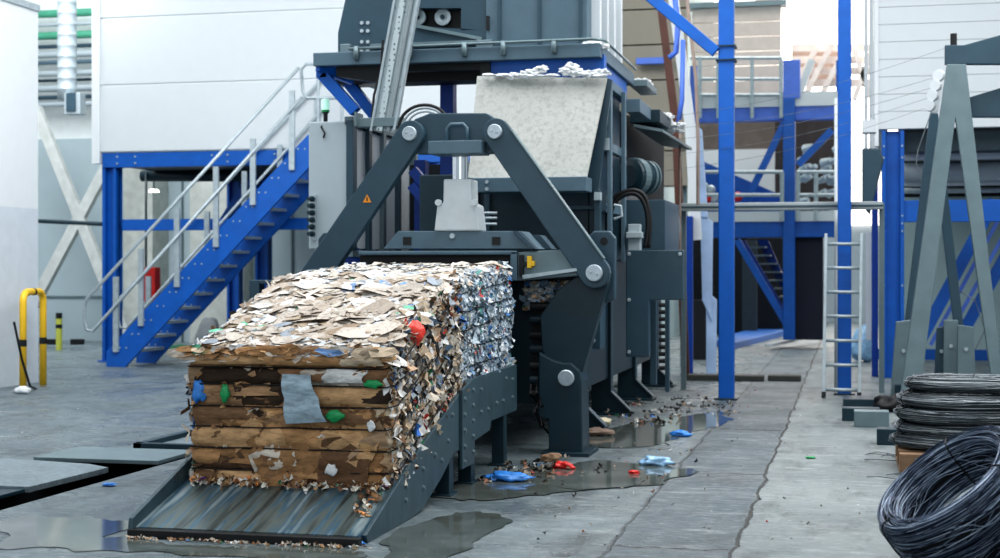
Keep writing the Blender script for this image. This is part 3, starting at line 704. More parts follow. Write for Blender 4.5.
# oil tank box on the right
mb = MB(); mb.pbox(626, 665, 200, 250, 14.3, 1.2); mb.build('pump_housing', STEEL, bl, bevel=.006)
mb = MB(); mb.pbox(628, 640, 224, 252, 13.9, .12); mb.pbox(626, 642, 232, 238, 13.86, .1); mb.build('valve_manifold', CABM, bl, bevel=.006)
mb = MB(); mb.pY([(626, 250), (683, 250), (683, 300), (649, 300), (649, 357), (626, 357)], 13.6, .12); tk = mb.build('side_tank', STEEL, bl, bevel=.008)
mb = MB()
for x, y in ((629, 254), (680, 254), (629, 352), (629, 300)): c = PY(x, y, 13.6); mb.disc_stack([(0, .018), (.01, .014)], c, (0, -1, 0), 8)
mb.build('bolt_heads', GALV, tk)
mb = MB(); mb.pbox(650, 656, 300, 385, 14.0, .1); mb.pbox(665, 669, 300, 392, 14.6, .08); mb.build('tank_posts', STEEL, bl, bevel=.003)
mb = MB()
for y in range(305, 372, 7): c = PY(659, y, 14.3); mb.cyl(c, c + Vector((.06, 0, 0)), .02, 8)
mb.build('drive_chain', BLACK, bl)
for (pts, r) in [([(612, 250), (610, 228), (612, 208), (622, 196), (636, 194), (645, 205), (648, 225), (645, 248)], .022), ([(609, 250), (607, 222), (612, 200), (626, 191), (638, 191), (646, 199), (650, 220), (649, 248)], .018)]:
    mb = MB(); P = [PY(x, y, 13.3) for x, y in pts]; S = []
    for i in range(len(P) - 1):
        for k in range(5):
            t = k / 5; a, b, c2, e = P[max(0, i - 1)], P[i], P[i + 1], P[min(len(P) - 1, i + 2)]
            S.append(.5 * ((2 * b) + (c2 - a) * t + (2 * a - 5 * b + 4 * c2 - e) * t * t + (3 * b - a - 3 * c2 + e) * t ** 3))
    S.append(P[-1]); mb.tube(S, r, 8); mb.build('hydraulic_hose', RUB, bl, smooth=True)
# deck under the infeed
mb = MB(); zt = 3.36; X0, X1 = -4.72, -2.1
mb.box(X0, X1, 12.8, 12.9, zt - .12, zt); mb.box(X1 - .08, X1, 12.903, 14.9, zt - .12, zt); mb.box(X0, X0 + .1, 12.903, 14.9, zt - .12, zt)
dk = mb.build('deck_frame', STEELL, bl, bevel=.006)
mb = MB(); mb.tube([(X0 + .35, 12.77, zt + .02), (X1 - .06, 12.76, zt + .03), (X1 + .03, 12.85, zt + .03), (X1 + .03, 14.8, zt + .03)], .013, 8)
for x in (-4.3, -3.8, -3.3, -2.95, -2.5): mb.box(x - .02, x + .02, 12.75, 12.8, zt - .08, zt + .04)
mb.build('edge_conduit', GALVD, dk, smooth=True)
mb = MB(); mb.pbox(490, 604, 58, 77, 12.93, .15); mb.box(-2.2, -2.13, 12.95, 14.6, 3.04, 3.24); mb.build('blue_collar', BLUE, bl, bevel=.004)
mb = MB(); mb.pbox(336, 480, 64, 69, 12.95, .1); mb.pbox(336, 480, 72, 80, 13.3, .3); mb.pY([(336, 66), (380, 66), (376, 82), (336, 76)], 12.9, .2); mb.pbox(480, 490, 55, 76, 12.9, .3); mb.build('under_beam', BLACK, bl)
mb = MB()
for i in range(60):
    q = PY(U(486, 604), 76 - U(0, 1.5), 12.7 - U(0, .06)); crumple(mb, q, U(.008, .02), 2.5, 1, .7, seed=i * 3.1, n=4)
for (x, y, r) in [(524, 75, .03), (534, 73, .035), (543, 69, .028), (512, 76, .025), (566, 71, .034), (571, 67, .03), (577, 73, .035), (588, 74, .03), (597, 73, .035), (604, 73, .028)]:
    crumple(mb, PY(x, y, 12.66), r, 1.5, .8, .9, seed=x, n=9, sharp=.9)
mb.build('paper_dust', DUST, bl, kind='stuff')
for (p0, p1, y0) in [((323, 75), (356, 112), 12.95), ((348, 82), (376, 117), 13.4)]:
    mb = MB(); a, b = PY(*p0, y0), PY(*p1, y0); mb.beam(a, b, .1, .1); mb.beam(a + Vector((0, 0, .18)), a - Vector((0, 0, .03)), .1, .1, (0, 1, 0)); mb.build('blue_brace', BLUE, bl, bevel=.004)
mb = MB(); mb.beam(PY(318, 66, 12.85), PY(352, 80, 13.2), .06, .09); mb.build('blue_brace', BLUE, bl, bevel=.004)
for (x0, x1, y0, y1, Y) in [(440, 453, 80, 262, 13.6), (414, 425, 160, 262, 13.7)]:
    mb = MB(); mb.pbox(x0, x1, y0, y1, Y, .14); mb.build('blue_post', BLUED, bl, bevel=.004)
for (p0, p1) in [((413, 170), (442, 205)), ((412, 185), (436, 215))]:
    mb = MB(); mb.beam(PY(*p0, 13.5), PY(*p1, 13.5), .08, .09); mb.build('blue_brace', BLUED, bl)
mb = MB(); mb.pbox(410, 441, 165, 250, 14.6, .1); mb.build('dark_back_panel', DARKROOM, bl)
# cable loop behind the left arm
for r, k in ((.19, 0), (.165, 1), (.14, 2)):
    mb = MB(); c = PY(424, 128, 11.9); mb.tube([c + Vector((r * 1.15 * math.cos(a), .02 * k, r * math.sin(a))) for a in [math.radians(-20 + 11 * i) for i in range(21)]], .014 if k == 0 else .009, 7)
    mb.build('cable_loop', RUB if k == 0 else GALV, bl, smooth=True)

# ================================================================== INFEED CONVEYOR (above the press)
ic = thing('infeed_conveyor', 'grey-blue steel infeed housing standing on top of the baling press', 'conveyor', (-3.3, 13.5, 3.36))
YC = 12.95
mb = MB()
out = [(354, -40), (338, 33), (338, 52), (480, 52), (480, 39), (440, 27), (416, 24), (414, 8), (461, 8), (461, 31), (486, 36), (486, -40)]
mb.pY([(354, -40), (338, 33), (338, 53), (480, 53), (480, 30), (414, 26), (414, -40)], YC, .12); mb.pY([(414, -40), (414, 8), (461, 8), (461, 30), (480, 30), (480, 53), (490, 53), (490, -40)], YC, .12)
cs = mb.build('side_casing', STEEL, ic)
mb = MB(); mb.pY([(416, 25), (480, 37), (486, 53), (372, 53)], YC - .02, .02); mb.build('lower_casing', STEEL, ic)
mb = MB(); mb.beam(PY(416, 26, YC - .03), PY(482, 39, YC - .03), .04, .03); mb.box(PY(372, 50, YC).x, PY(486, 50, YC).x, YC - .06, YC, PY(372, 47, YC).z - .02, PY(372, 47, YC).z + .02); mb.build('casing_edge', GALVD, ic)
mb = MB(); mb.pbox(410, 464, 4, 34, YC + .13, .02); mb.build('hatch_opening', BLACK, ic)
for x in (418.5, 443.5):
    c = PY(x, 17.5, YC + .1); mb = MB(); mb.disc_stack([(0, .075), (.03, .075), (.035, .045), (.03, .03)], c, (0, -1, 0), 24); rl = mb.build('guide_roller', GALV, ic)
    mb = MB(); mb.disc_stack([(.035, .022), (.055, .018)], c, (0, -1, 0), 10); mb.build('roller_hub', STEELD, rl)
mb = MB()
for x, y in [(362, 23), (368, 23), (362, 31), (368, 31), (362, 42), (368, 42), (362, 50), (368, 50)]: mb.disc_stack([(0, .017), (.012, .017)], PY(x, y, YC), (0, -1, 0), 10)
mb.build('bolt_heads', GALV, cs)
mb = MB(); mb.pbox(486, 587, -40, 52, YC - .03, 1.9); rc = mb.build('rear_casing', STEELL, ic, bevel=.006)
mb = MB()
for x in (499, 539, 580): mb.pbox(x - 1.5, x + 1.5, -40, 49, YC - .06, .03)
mb.build('stiffening_rib', STEEL, rc)
mb = MB(); mb.pbox(486, 489, 16, 30, YC - .05, .02); mb.build('latch', BLACK, rc)
mb = MB(); mb.pbox(476, 492, 40, 50, YC - .1, .1); mb.build('fixing_block', GALVD, ic, bevel=.006)
mb = MB(); mb.pbox(340, 350, 44, 52, YC - .08, .08); mb.build('fixing_block', GALVD, ic, bevel=.006)
for i in range(4):
    mb = MB(); Yp = 13.15 + i * .42; mb.box(-2.24, -2.16, Yp, Yp + .1, 3.37, 4.3); mb.build('white_upright', WHITE, ic)
mb = MB()
for i in range(14): crumple(mb, PY(U(586, 606), U(43, 48), 12.9), U(.03, .05), 1.2, 1, .6, seed=i, n=4)
mb.build('dust_heap', DUST, ic, kind='stuff')

# ================================================================== ELECTRICAL CABINET on the left of the press
cabt = thing('control_cabinet', 'tall light grey electrical cabinet raised on blue legs left of the press', 'cabinet', (-4.6, 13, 1.5))
mb = MB(); mb.pbox(308.5, 348, 122, 249, 13.0, .5); door = mb.build('cabinet_door', CABM, cabt, bevel=.01)
mb = MB(); mb.box(-4.83, -4.47, 13.5, 15.2, 1.56, 2.75); mb.build('cabinet_body', WHITE, cabt)
mb = MB(); mb.pbox(346, 353, 120, 250, 12.98, .12); mb.build('corner_post', STEEL, cabt, bevel=.006)
for i, y in enumerate((13.45, 13.9, 14.4, 15.0)):
    mb = MB(); mb.box(-4.48, -4.40, y, y + .09, 1.55, 2.76); mb.build('frame_post', GALVD if i % 2 else STEEL, cabt, bevel=.004)
mb = MB(); mb.box(-4.49, -4.41, 13.0, 15.2, 2.72, 2.80); mb.box(-4.49, -4.41, 13.0, 15.2, 1.52, 1.58); mb.build('frame_rail', GALVD, cabt, bevel=.004)
mb = MB()
for i in range(4): mb.box(-4.46, -4.44, 13.12 + i * .47, 13.45 + i * .47, 1.6, 2.7)
mb.build('white_side_panel', WHITE, cabt)
mb = MB()
for k in range(6): c = PY(313, 199 + k * 7, 12.95); mb.disc_stack([(0, .026), (.03, .026), (.03, .018), (.07, .018)], c, (-.3, -1, 0), 10)
mb.build('cable_gland', STEELD, door)
mb = MB(); mb.pbox(311, 315.5, 195, 240, 12.97, .03); mb.build('gland_plate', GALV, door)
for x in (318, 345):
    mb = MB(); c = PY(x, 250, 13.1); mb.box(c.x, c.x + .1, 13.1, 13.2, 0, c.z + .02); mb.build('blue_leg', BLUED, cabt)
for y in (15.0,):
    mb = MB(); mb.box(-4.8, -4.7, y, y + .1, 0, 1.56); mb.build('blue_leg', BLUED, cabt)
bc = thing('beacon_lamp', 'small green and white signal beacon on top of the grey cabinet', 'beacon', PY(325, 120, 13.05))
c = PY(325.5, 109, 13.05)
mb = MB(); mb.disc_stack([(0, .036), (.09, .036), (.1, .03)], c + Vector((0, 0, -.01)), (0, 0, 1), 18); mb.build('lens', mat('green_white_lens', (200, 240, 225), .2, emit=(190, 255, 225), estr=.4), bc)
mb = MB(); mb.disc_stack([(0, .037), (.02, .037)], c + Vector((0, 0, -.03)), (0, 0, 1), 18); mb.build('green_ring', GREENP, bc)
mb = MB(); mb.disc_stack([(0, .02), (.12, .02), (.12, .03), (.13, .03)], c + Vector((0, 0, -.16)), (0, 0, 1), 12); mb.tube([c + Vector((-.01, -.01, -.12)), c + Vector((-.02, -.06, -.17)), c + Vector((.02, -.07, -.23)), c + Vector((.0, -.06, -.27))], .008, 6); mb.build('stem', BLACK, bc)
# ---- perforated cable tray
def tray_material():
    m = bpy.data.materials.new('perforated_zinc'); m.use_nodes = True; nt = m.node_tree; L = nt.links.new; b = nt.nodes['Principled BSDF']
    tc = nd(nt, 'ShaderNodeTexCoord'); v = nd(nt, 'ShaderNodeTexVoronoi'); v.inputs['Scale'].default_value = 22; v.inputs['Randomness'].default_value = .25
    L(tc.outputs['Object'], v.inputs['Vector']); r = nd(nt, 'ShaderNodeMapRange'); r.inputs[1].default_value = .16; r.inputs[2].default_value = .24; L(v.outputs['Distance'], r.inputs[0])
    x = nd(nt, 'ShaderNodeMix', data_type='RGBA'); L(r.outputs[0], x.inputs[0]); x.inputs[6].default_value = rgb((90, 100, 104)); x.inputs[7].default_value = rgb((192, 204, 208)); L(x.outputs[2], b.inputs['Base Color'])
    b.inputs['Metallic'].default_value = .3; b.inputs['Roughness'].default_value = .4; return m
ct = thing('cable_tray', 'leaning perforated zinc cable tray rising in front of the infeed housing', 'tray', PY(385, 130, 12.4))
a, b = PY(384, 131, 12.4), PY(412, -25, 12.4); PT_ = tray_material()
mb = MB(); mb.beam(a, b, .19, .012, (0, 1, 0)); mb.build('tray_base', PT_, ct)
for s in (-1, 1):
    mb = MB(); w = Vector((s * .105, -.02, 0)); mb.beam(a + w, b + w, .02, .06, (0, 1, 0)); mb.build('tray_flange', GALV, ct)
mb = MB()
mb.beam(a + Vector((-.03, -.03, 0)), b + Vector((-.03, -.03, 0)), .05, .03, (0, 1, 0)); mb.build('inner_rail', PT_, ct)
mb = MB(); w = Vector((.045, -.02, 0)); mb.tube([a + w, b + w], .02, 8); mb.tube([a - w * .6, b - w * .6], .012, 8); mb.build('cables', mat('grey_cable', (150, 160, 164), .5), ct)
mb = MB(); P = [PY(x, y, 12.5) for x, y in ((372, 118), (374, 95), (381, 70), (383, 40))]; mb.tube(P, .012, 6); mb.build('loose_cable', RUB, ct)
tt = MB(); tt.pbox(354, 402, 118, 126, 12.35, .12); tt.pbox(354, 356, 112, 126, 12.3, .2); o = tt.build('tray_bracket', GALVD, ct, bevel=.004)

# ================================================================== LEFT MEZZANINE + STAIRS
YM = 20.87
mb = MB(); xa = -11.12; xb = -4.0; z = 3.19
for h in (1.02, 1.02, 1.02, 1.02): mb.box(xa, xb, YM, YM + .12, z + .012, z + h - .012); z += h
struct(mb, 'wall_upper_left', WHITE, 'white panelled wall of the raised cabin over the blue mezzanine', bevel=.004)
mb = MB(); mb.box(xa, xa + .1, YM + .12, 26, 3.19, 7.3); struct(mb, 'wall_upper_side', WHITE, 'short side wall of the raised white cabin')
mb = MB(); mb.box(xa - .13, xa, YM - .03, YM + .15, 3.02, 7.3); mb.box(xa + .02, xb, YM + .02, YM + .1, 3.19, 7.3); struct(mb, 'trim_1', WHITEW, 'white corner trim of the raised cabin')
# slab behind
mz = thing('mezzanine_frame', 'blue steel mezzanine frame carrying the white cabin on the left', 'mezzanine', (-10.9, YM, 0))
for (x, Y) in [(-11.12, YM + .05), (-9.9, 24.0), (-8.1, 24.0), (-6.0, YM + .05), (-10.98, 25.3)]:
    mb = MB(); mb.box(x, x + .05, Y, Y + .22, 0, 3.0); mb.box(x + .18, x + .23, Y, Y + .22, 0, 3.0); mb.box(x, x + .23, Y + .09, Y + .13, 0, 3.0); mb.box(x - .05, x + .28, Y - .05, Y + .27, 0, .02)
    mb.build('column', BLUE, mz, bevel=.004)
mb = MB(); mb.box(-11.1, -4.0, YM + .02, YM + .2, 2.96, 3.18); bm_ = mb.build('edge_beam', BLUE, mz, bevel=.004)
mb = MB()
for x in (-10.85, -10.55, -9.3, -9.05, -8.3, -8.05):
    for z in (3.02, 3.12): mb.disc_stack([(0, .017), (.015, .015)], (x, YM + .02, z), (0, -1, 0), 8)
mb.build('bolt_heads', GALV, bm_)
mb = MB(); mb.box(-10.8, -4.2, YM + .08, YM + .2, 2.0, 2.17); mb.build('tie_beam', BLUE, mz, bevel=.004)
mb = MB(); mb.box(-9.6, -4.2, 24.0, 24.12, .95, 1.05); mb.build('tie_beam', BLUE, mz)
mb = MB(); mb.box(-11.0, -4.0, YM + .2, 25.6, 3.0, 3.16); mb.build('deck', STEELD, mz)
mb = MB(); mb.beam((-9.9, 22.5, 2.05), (-9.3, 22.5, 2.95), .12, .12); mb.build('brace', BLUE, mz)
mb = MB(); mb.beam((-8.6, 24.1, .1), (-7.4, 24.1, 2.9), .14, .14); mb.build('brace', BLUED, mz)
lt = thing('ceiling_lamp', 'small glowing lamp under the blue mezzanine deck', 'lamp', (-11.2, 24.2, 2.7))
c = PY(154, 192, 23.6); mb = MB(); mb.disc_stack([(0, .09), (.04, .07)], c, (0, 0, 1), 16); mb.build('glowing_bowl', LAMP, lt)
mb = MB(); mb.cyl(c + Vector((0, 0, .04)), Vector((c.x, c.y, 3.0)), .012, 8); mb.build('hanging_rod', STEELD, lt)
pp = MB(); pp.cyl(PY(142, 176, 22.5), PY(250, 176, 22.5), .09, 14); pp.cyl(PY(146, 172, 22.4), PY(146, 330, 22.4), .02, 8)
o = pp.build('ceiling_pipe', STEELD, smooth=True); tag(o, 'dark pipe run under the mezzanine deck with a thin drop pipe', 'pipe')
# --- staircase
stc = thing('staircase', 'blue steel staircase with grey handrails climbing to the raised cabin', 'stairs', (-10.5, 20.1, 0))
ys0, ys1 = 19.85, 20.78
b0 = P2(117, 363, ys0); t0 = P2(308, 150, ys0); sl = (t0[1] - b0[1]) / (t0[0] - b0[0])
for Yk in (ys0, ys1):
    mb = MB(); dz = .17
    mb.xz([(b0[0] - .17, 0), (b0[0] + .13, 0), (t0[0] + .35, t0[1] + .1), (t0[0] + .35, t0[1] + .3), (t0[0], t0[1] + .22), (b0[0] - .17, .22)], Yk, .05)
    s_ = mb.build('stringer', BLUE, stc, bevel=.004)
    mb = MB()
    for i in range(15):
        t = (i + .5) / 15; x = lerp(b0[0], t0[0], t)
        for dx in (-.05, .05): mb.disc_stack([(0, .014), (.01, .012)], (x + dx, Yk, lerp(b0[1], t0[1], t) + .12), (0, -1, 0), 6)
    mb.build('bolt_heads', GALV, s_)
NT = 15
for i in range(NT):
    t = (i + .6) / NT; x = lerp(b0[0], t0[0], t) + .05; z = lerp(b0[1] + .05, t0[1] + .1, t)
    mb = MB(); mb.box(x - .13, x + .13, ys0 + .05, ys1, z - .02, z + .02); mb.build('tread', GALV, stc)
for k, Yk in enumerate((ys0 - .03, ys1 + .07)):
    off = Yk - (ys0 - .03)
    for (px, y0, y1) in [(116, 278, 352), (141, 250, 326), (177, 210, 287), (216, 168, 247), (253, 140, 205), (292, 92, 170)]:
        a, b = P2(px, y0, ys0 - .03), P2(px, y1, ys0 - .03)
        mb = MB(); mb.box(a[0] - .04, a[0] + .04, Yk - .02, Yk + .02, b[1], a[1] + .02); mb.build('rail_post', GALV, stc)
    tr = [(300, 68), (88, 299), (86, 306), (86, 322), (88, 330), (94, 331), (303, 97)]
    mb = MB(); mb.tube([(P2(x, y, ys0 - .03)[0], Yk - .04, P2(x, y, ys0 - .03)[1]) for x, y in tr], .024, 8); mb.build('handrail', GALV, stc, smooth=True)
lg = thing('landing_guardrail', 'grey tubular guardrail at the top of the blue staircase', 'guardrail', PY(310, 100, 20.2))
mb = MB(); mb.tube([PY(x, y, 20.1) for x, y in [(345, 64), (306, 64), (301, 70), (303, 92), (307, 98), (345, 98)]], .024, 8); mb.build('rail_loop', GALV, lg, smooth=True)
mb = MB(); mb.tube([PY(318, 64, 20.1), PY(318, 150, 20.1)], .024, 8); mb.tube([PY(342, 64, 20.1), PY(342, 150, 20.1)], .024, 8); mb.build('rail_post', GALV, lg)
# ================================================================== LEFT HALL WALL
YB = 27.0
mb = MB(); mb.box(-24, -3.4, YB, YB + .3, 0, 4.0); struct(mb, 'wall_back', GREYW, 'pale grey lower back wall behind the mezzanine')
mb = MB(); z = 4.0
mb.box(-24, -3.4, YB + .1, YB + .3, 4.0, 12); struct(mb, 'wall_back_upper', mat('hazy_wall', (226, 232, 232), .7, var=.04), 'pale upper back wall with pipes')
mb = MB(); a = PY(100, 230, 26.9)
for x in (104, 180, 236, 262, 290): q = PY(x, 300, 26.9); mb.box(q.x, q.x + .03, 26.95, 27, 0, 4)
mb.box(-24, -3.4, 26.97, 27, PY(60, 298, 26.9).z, PY(60, 298, 26.9).z + .04); struct(mb, 'trim_2', GALVD, 'thin grey joint strips on the back wall')
# pipes along upper wall
for i, (y, r, m_) in enumerate([(13, .08, GREENB), (24, .04, CABM), (35, .08, GREENB), (46, .04, STEEL), (54, .07, CABM), (62, .04, STEELL), (73, .06, CABM), (80, .03, STEELD), (88, .07, CABM), (97, .04, STEEL), (104, .05, CABM)]):
    c = PY(70, y, 26.6); mb = MB(); mb.cyl((-18, 26.6, c.z), (-11.4, 26.6, c.z), r, 10); o = mb.build('wall_pipe', m_, smooth=True)
    nm = ['topmost green', 'thin pale grey', 'second green', 'thin dark grey', 'thick pale grey', 'thin blue-grey', 'dull grey', 'thinnest dark', 'pale zinc', 'slim dark', 'lowest dull grey'][i]
    tag(o, nm + ' pipe running along the upper back wall behind the round duct', 'pipe', 'pipes along the upper back wall')
du = thing('ventilation_duct', 'vertical round zinc ventilation duct ending in a square grille box', 'duct', PY(68, 110, 24))
a, b = PY(67, 100, 24), PY(67, -30, 24)
mb = MB(); n = 12; prof = []
L_ = (b - a).length
for i in range(n): prof += [(L_ * i / n, .165), (L_ * (i + .93) / n, .165), (L_ * (i + .95) / n, .168), (L_ * (i + .99) / n, .168)]
mb.disc_stack(prof, a, (0, 0, 1), 20); mb.build('round_duct', GALV, du, smooth=True)
mb = MB(); mb.pbox(64, 80, 93, 114, 23.8, .2); bx = mb.build('outlet_box', GALV, du, bevel=.01)
mb = MB(); mb.pbox(66, 75, 93, 111, 23.77, .03); mb.build('grille', STEEL, bx)
for (p, q, l) in [((36, 108), (132, 348), 'pale diagonal wall brace falling to the right behind the left column'), ((140, 105), (12, 345), 'pale diagonal wall brace falling to the left, crossing the other')]:
    mb = MB(); mb.beam(PY(*p, 25.5), PY(*q, 25.5 if l[27] == 'r' else 25.2), .2, .14, (0, 1, 0)); o = mb.build('wall_brace', mat('cream_brace', (196, 200, 198), .6), bevel=.01); tag(o, l, 'brace')
mb = MB(); mb.tube([PY(38, 221, 23), PY(102, 224, 23)], .035, 8); o = mb.build('wall_conduit', STEELD); tag(o, 'thin dark pipe crossing the diagonal braces at left', 'pipe')
mb = MB(); mb.box(-12.3, -11.2, 26.6, 27.0, 0, 12)
q = PY(133, 200, 26); mb.box(q.x - .35, q.x + .25, 26.3, 27.0, 0, 3.6); struct(mb, 'column_1', mat('cream_column', (200, 204, 198), .7), 'pale concrete wall column behind the mezzanine')
for i, x in enumerate((48, 76)):
    mb = MB(); q = PY(x, 342, 24.5); mb.box(q.x - .12, q.x + .12, 24.5, 24.6, q.z - .05, q.z + .05); o = mb.build('floor_vent', BLACK, bevel=.01); tag(o, ['small black wall opening beside the short yellow post', 'small black wall opening right of the short yellow post'][i], 'vent')
sb_ = thing('short_bollard', 'short faded yellow and black bollard by the far wall', 'bollard', PY(59, 350, 23.5))
q = PZ(59, 350); mb = MB(); mb.cyl((q.x, q.y, 0), (q.x, q.y, .55), .055, 14); mb.build('post', YELG, sb_)
mb = MB(); mb.cyl((q.x, q.y, .55), (q.x, q.y, .65), .056, 14); mb.cyl((q.x, q.y, .38), (q.x, q.y, .45), .057, 14); mb.build('black_bands', BLACK, sb_)
# near white wall on the left
mb = MB(); mb.box(-10.3, -9.85, 6, 16.89, 2.16, 4.66); struct(mb, 'wall_left', WHITEW, 'white wall block at the left edge of the hall')
mb = MB(); mb.box(-10.3, -9.85, 6, 16.89, 0, 2.16); struct(mb, 'wall_left_lower', mat('lower_wall_paint', (206, 214, 222), .6, var=.04), 'greyer lower part of the left white wall')
mb = MB(); mb.box(-9.87, -9.83, 6, 16.91, 4.62, 4.70); struct(mb, 'trim_3', GALV, 'thin capping along the left white wall')
by = thing('guard_bollard', 'yellow hooped pipe guard with black bands beside the left wall', 'bollard', PZ(32, 387))
P = [PZ(23, 389), PZ(43, 385)]; a, b = P; top = 1.14
mb = MB(); pts = [a]
for k in range(7): t = math.radians(k * 15); pts.append(a.lerp(b, .22 * (1 - math.cos(t))) + Vector((0, 0, top - .12 + .12 * math.sin(t))))
for k in range(7): t = math.radians(90 - k * 15); pts.append(b.lerp(a, .22 * (1 - math.cos(t))) + Vector((0, 0, top - .12 + .12 * math.sin(t))))
pts.append(b); mb.tube(pts, .042, 14); mb.build('hoop', YEL, by, smooth=True)
for q in P: mb = MB(); mb.cyl(q + Vector((0, 0, .50)), q + Vector((0, 0, .58)), .044, 14); mb.build('black_band', BLACK, by)
mb = MB()
q = a.lerp(b, .5); d = (b - a).normalized() * .025; mb.cyl(q - d + Vector((0, 0, top)), q + d + Vector((0, 0, top)), .044, 14); mb.build('black_band', BLACK, by)
mb = MB(); mb.tube([PY(14, 322, 15.0), PY(22, 360, 15.2), PY(30, 386, 15.5), PZ(36, 389)], .014, 6); o = mb.build('leaning_rod', BLACK); tag(o, 'thin black rod leaning by the yellow pipe guard', 'rod')
mb = MB(); crumple(mb, PZ(22, 394) + Vector((0, 0, .04)), .055, 1.5, 1, .7, 4); o = mb.build('white_rag', DUST, smooth=True); tag(o, 'crumpled white rag at the foot of the left wall', 'rag')
# sacks beside the stairs
mb = MB(); q = PZ(209, 356); crumple(mb, q + Vector((0, 0, .30)), .22, .9, .8, 1.45, 5, sharp=.25); o = mb.build('grey_sack', mat('grey_sack_cloth', (158, 164, 168), .8, bump=.5), smooth=True); tag(o, 'lumpy grey sack standing behind the front bale by the stairs', 'sack')
mb = MB(); q = PZ(180, 352); crumple(mb, q + Vector((0, 0, .05)), .12, 1.6, 1, .6, 7, sharp=.25); o = mb.build('green_sack', mat('dark_green_cloth', (40, 110, 80), .7, bump=.5), smooth=True); tag(o, 'small green bundle on the floor by the grey sack', 'sack')
mb = MB(); mb.pbox(249, 259, 280, 320, 11.8, .12); mb.pbox(259, 290, 280, 284, 11.8, .12); o = mb.build('side_bracket', STEEL, bevel=.006)
tag(o, 'dark grey bracket post standing left behind the bales', 'bracket')
mb = MB(); q = PY(148, 283, 22); mb.box(q.x - .12, q.x + .12, 22, 22.2, q.z - .3, q.z + .25); o = mb.build('fire_box', RED, bevel=.01); tag(o, 'small red box behind the stair rails', 'box')

# ================================================================== CENTRE / RIGHT BACKGROUND
# blue columns
def col_thing(px, pyb, w, ztop, label, m=BLUE, cx=None):
    q = PZ(px, pyb); t = thing('steel_column', label, 'column', q)
    mb = MB(); mb.box(q.x - w / 2, q.x + w / 2, q.y, q.y + w, 0, ztop); mb.build('shaft', m, t, bevel=.012)
    mb = MB(); mb.box(q.x - w / 2 - .04, q.x + w / 2 + .04, q.y - .04, q.y + w + .04, 0, .02); mb.build('base_plate', STEELD, t, bevel=.004)
    return t, q
t1, q1 = col_thing(726, 400, .165, 4.6, 'free-standing blue square column with pipe clamps right of the press')
mb = MB()
for z in (PY(726, 46, q1.y).z, PY(726, 60, q1.y).z):
    w = .1; mb.tube([(q1.x - w, q1.y - .02, z), (q1.x + w, q1.y - .02, z), (q1.x + w, q1.y + .18, z), (q1.x - w, q1.y + .18, z)], .012, 6, True)
mb.build('pipe_clamp', STEELD, t1)
mb = MB(); a = PY(640, -12, q1.y); b = PY(716, 52, q1.y); mb.beam(a, b, .09, .12); mb.build('brace', BLUE, t1, bevel=.006)
t2, q2 = col_thing(844.5, 395, .15, 5.0, 'slim blue column directly behind the leaning aluminium ladder')
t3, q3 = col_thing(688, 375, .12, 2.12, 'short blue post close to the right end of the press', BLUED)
mb = MB(); q = PZ(836, 392); mb.cyl((q.x, q.y + .25, 0), (q.x, q.y + .25, 3.4), .022, 8); o = mb.build('white_pole', WHITE, smooth=True); tag(o, 'thin white upright pipe just left of the slim blue column', 'pipe')
# ladder
ld = thing('ladder', 'aluminium ladder leaning against the slim blue column', 'ladder', PZ(842, 395))
bl_, br_ = PZ(824, 396), PZ(859, 396); tl, trr = PY(826, 234, 17.12), PY(861.5, 234, 17.12)
bl_ = Vector((bl_.x, 16.8, .0)); br_ = Vector((br_.x, 16.8, 0))
for a, b in ((bl_, tl), (br_, trr)):
    mb = MB(); mb.beam(a, b, .035, .06, (0, 1, 0)); r_ = mb.build('rail', GALV, ld, bevel=.004)
    mb = MB(); mb.beam(a + Vector((0, 0, .0)), a.lerp(b, .035), .045, .08, (0, 1, 0)); mb.build('rubber_foot', RUB, r_)
for i in range(7):
    t = .05 + i * .148; a, b = bl_.lerp(tl, t), br_.lerp(trr, t); mb = MB(); mb.cyl(a, b, .019, 10); mb.build('rung', GALV, ld, smooth=True)
# horizontal busway tray
bt = thing('horizontal_tray', 'long pale grey horizontal cable tray crossing behind the blue columns', 'tray', (-.8, 16.0, 2.05))
mb = MB(); YT = 17.5; a = PY(681, 207.5, YT); b = PY(883, 206, YT); mb.box(a.x, b.x, YT, YT + .15, a.z - .04, a.z + .05); mb.build('tray_body', mat('tray_grey', (160, 170, 172), .5), bt, bevel=.01)
mb = MB(); mb.box(a.x, b.x, YT - .012, YT, a.z - .005, a.z + .012); mb.build('tray_slot', STEEL, bt)
for k, x in enumerate((682, 882)):
    q = PY(x, 207, YT); mb = MB(); mb.box(q.x - .03, q.x + .03, YT + .15, YT + .21, 0, q.z + .05); mb.build('support_post', GALVD, bt)
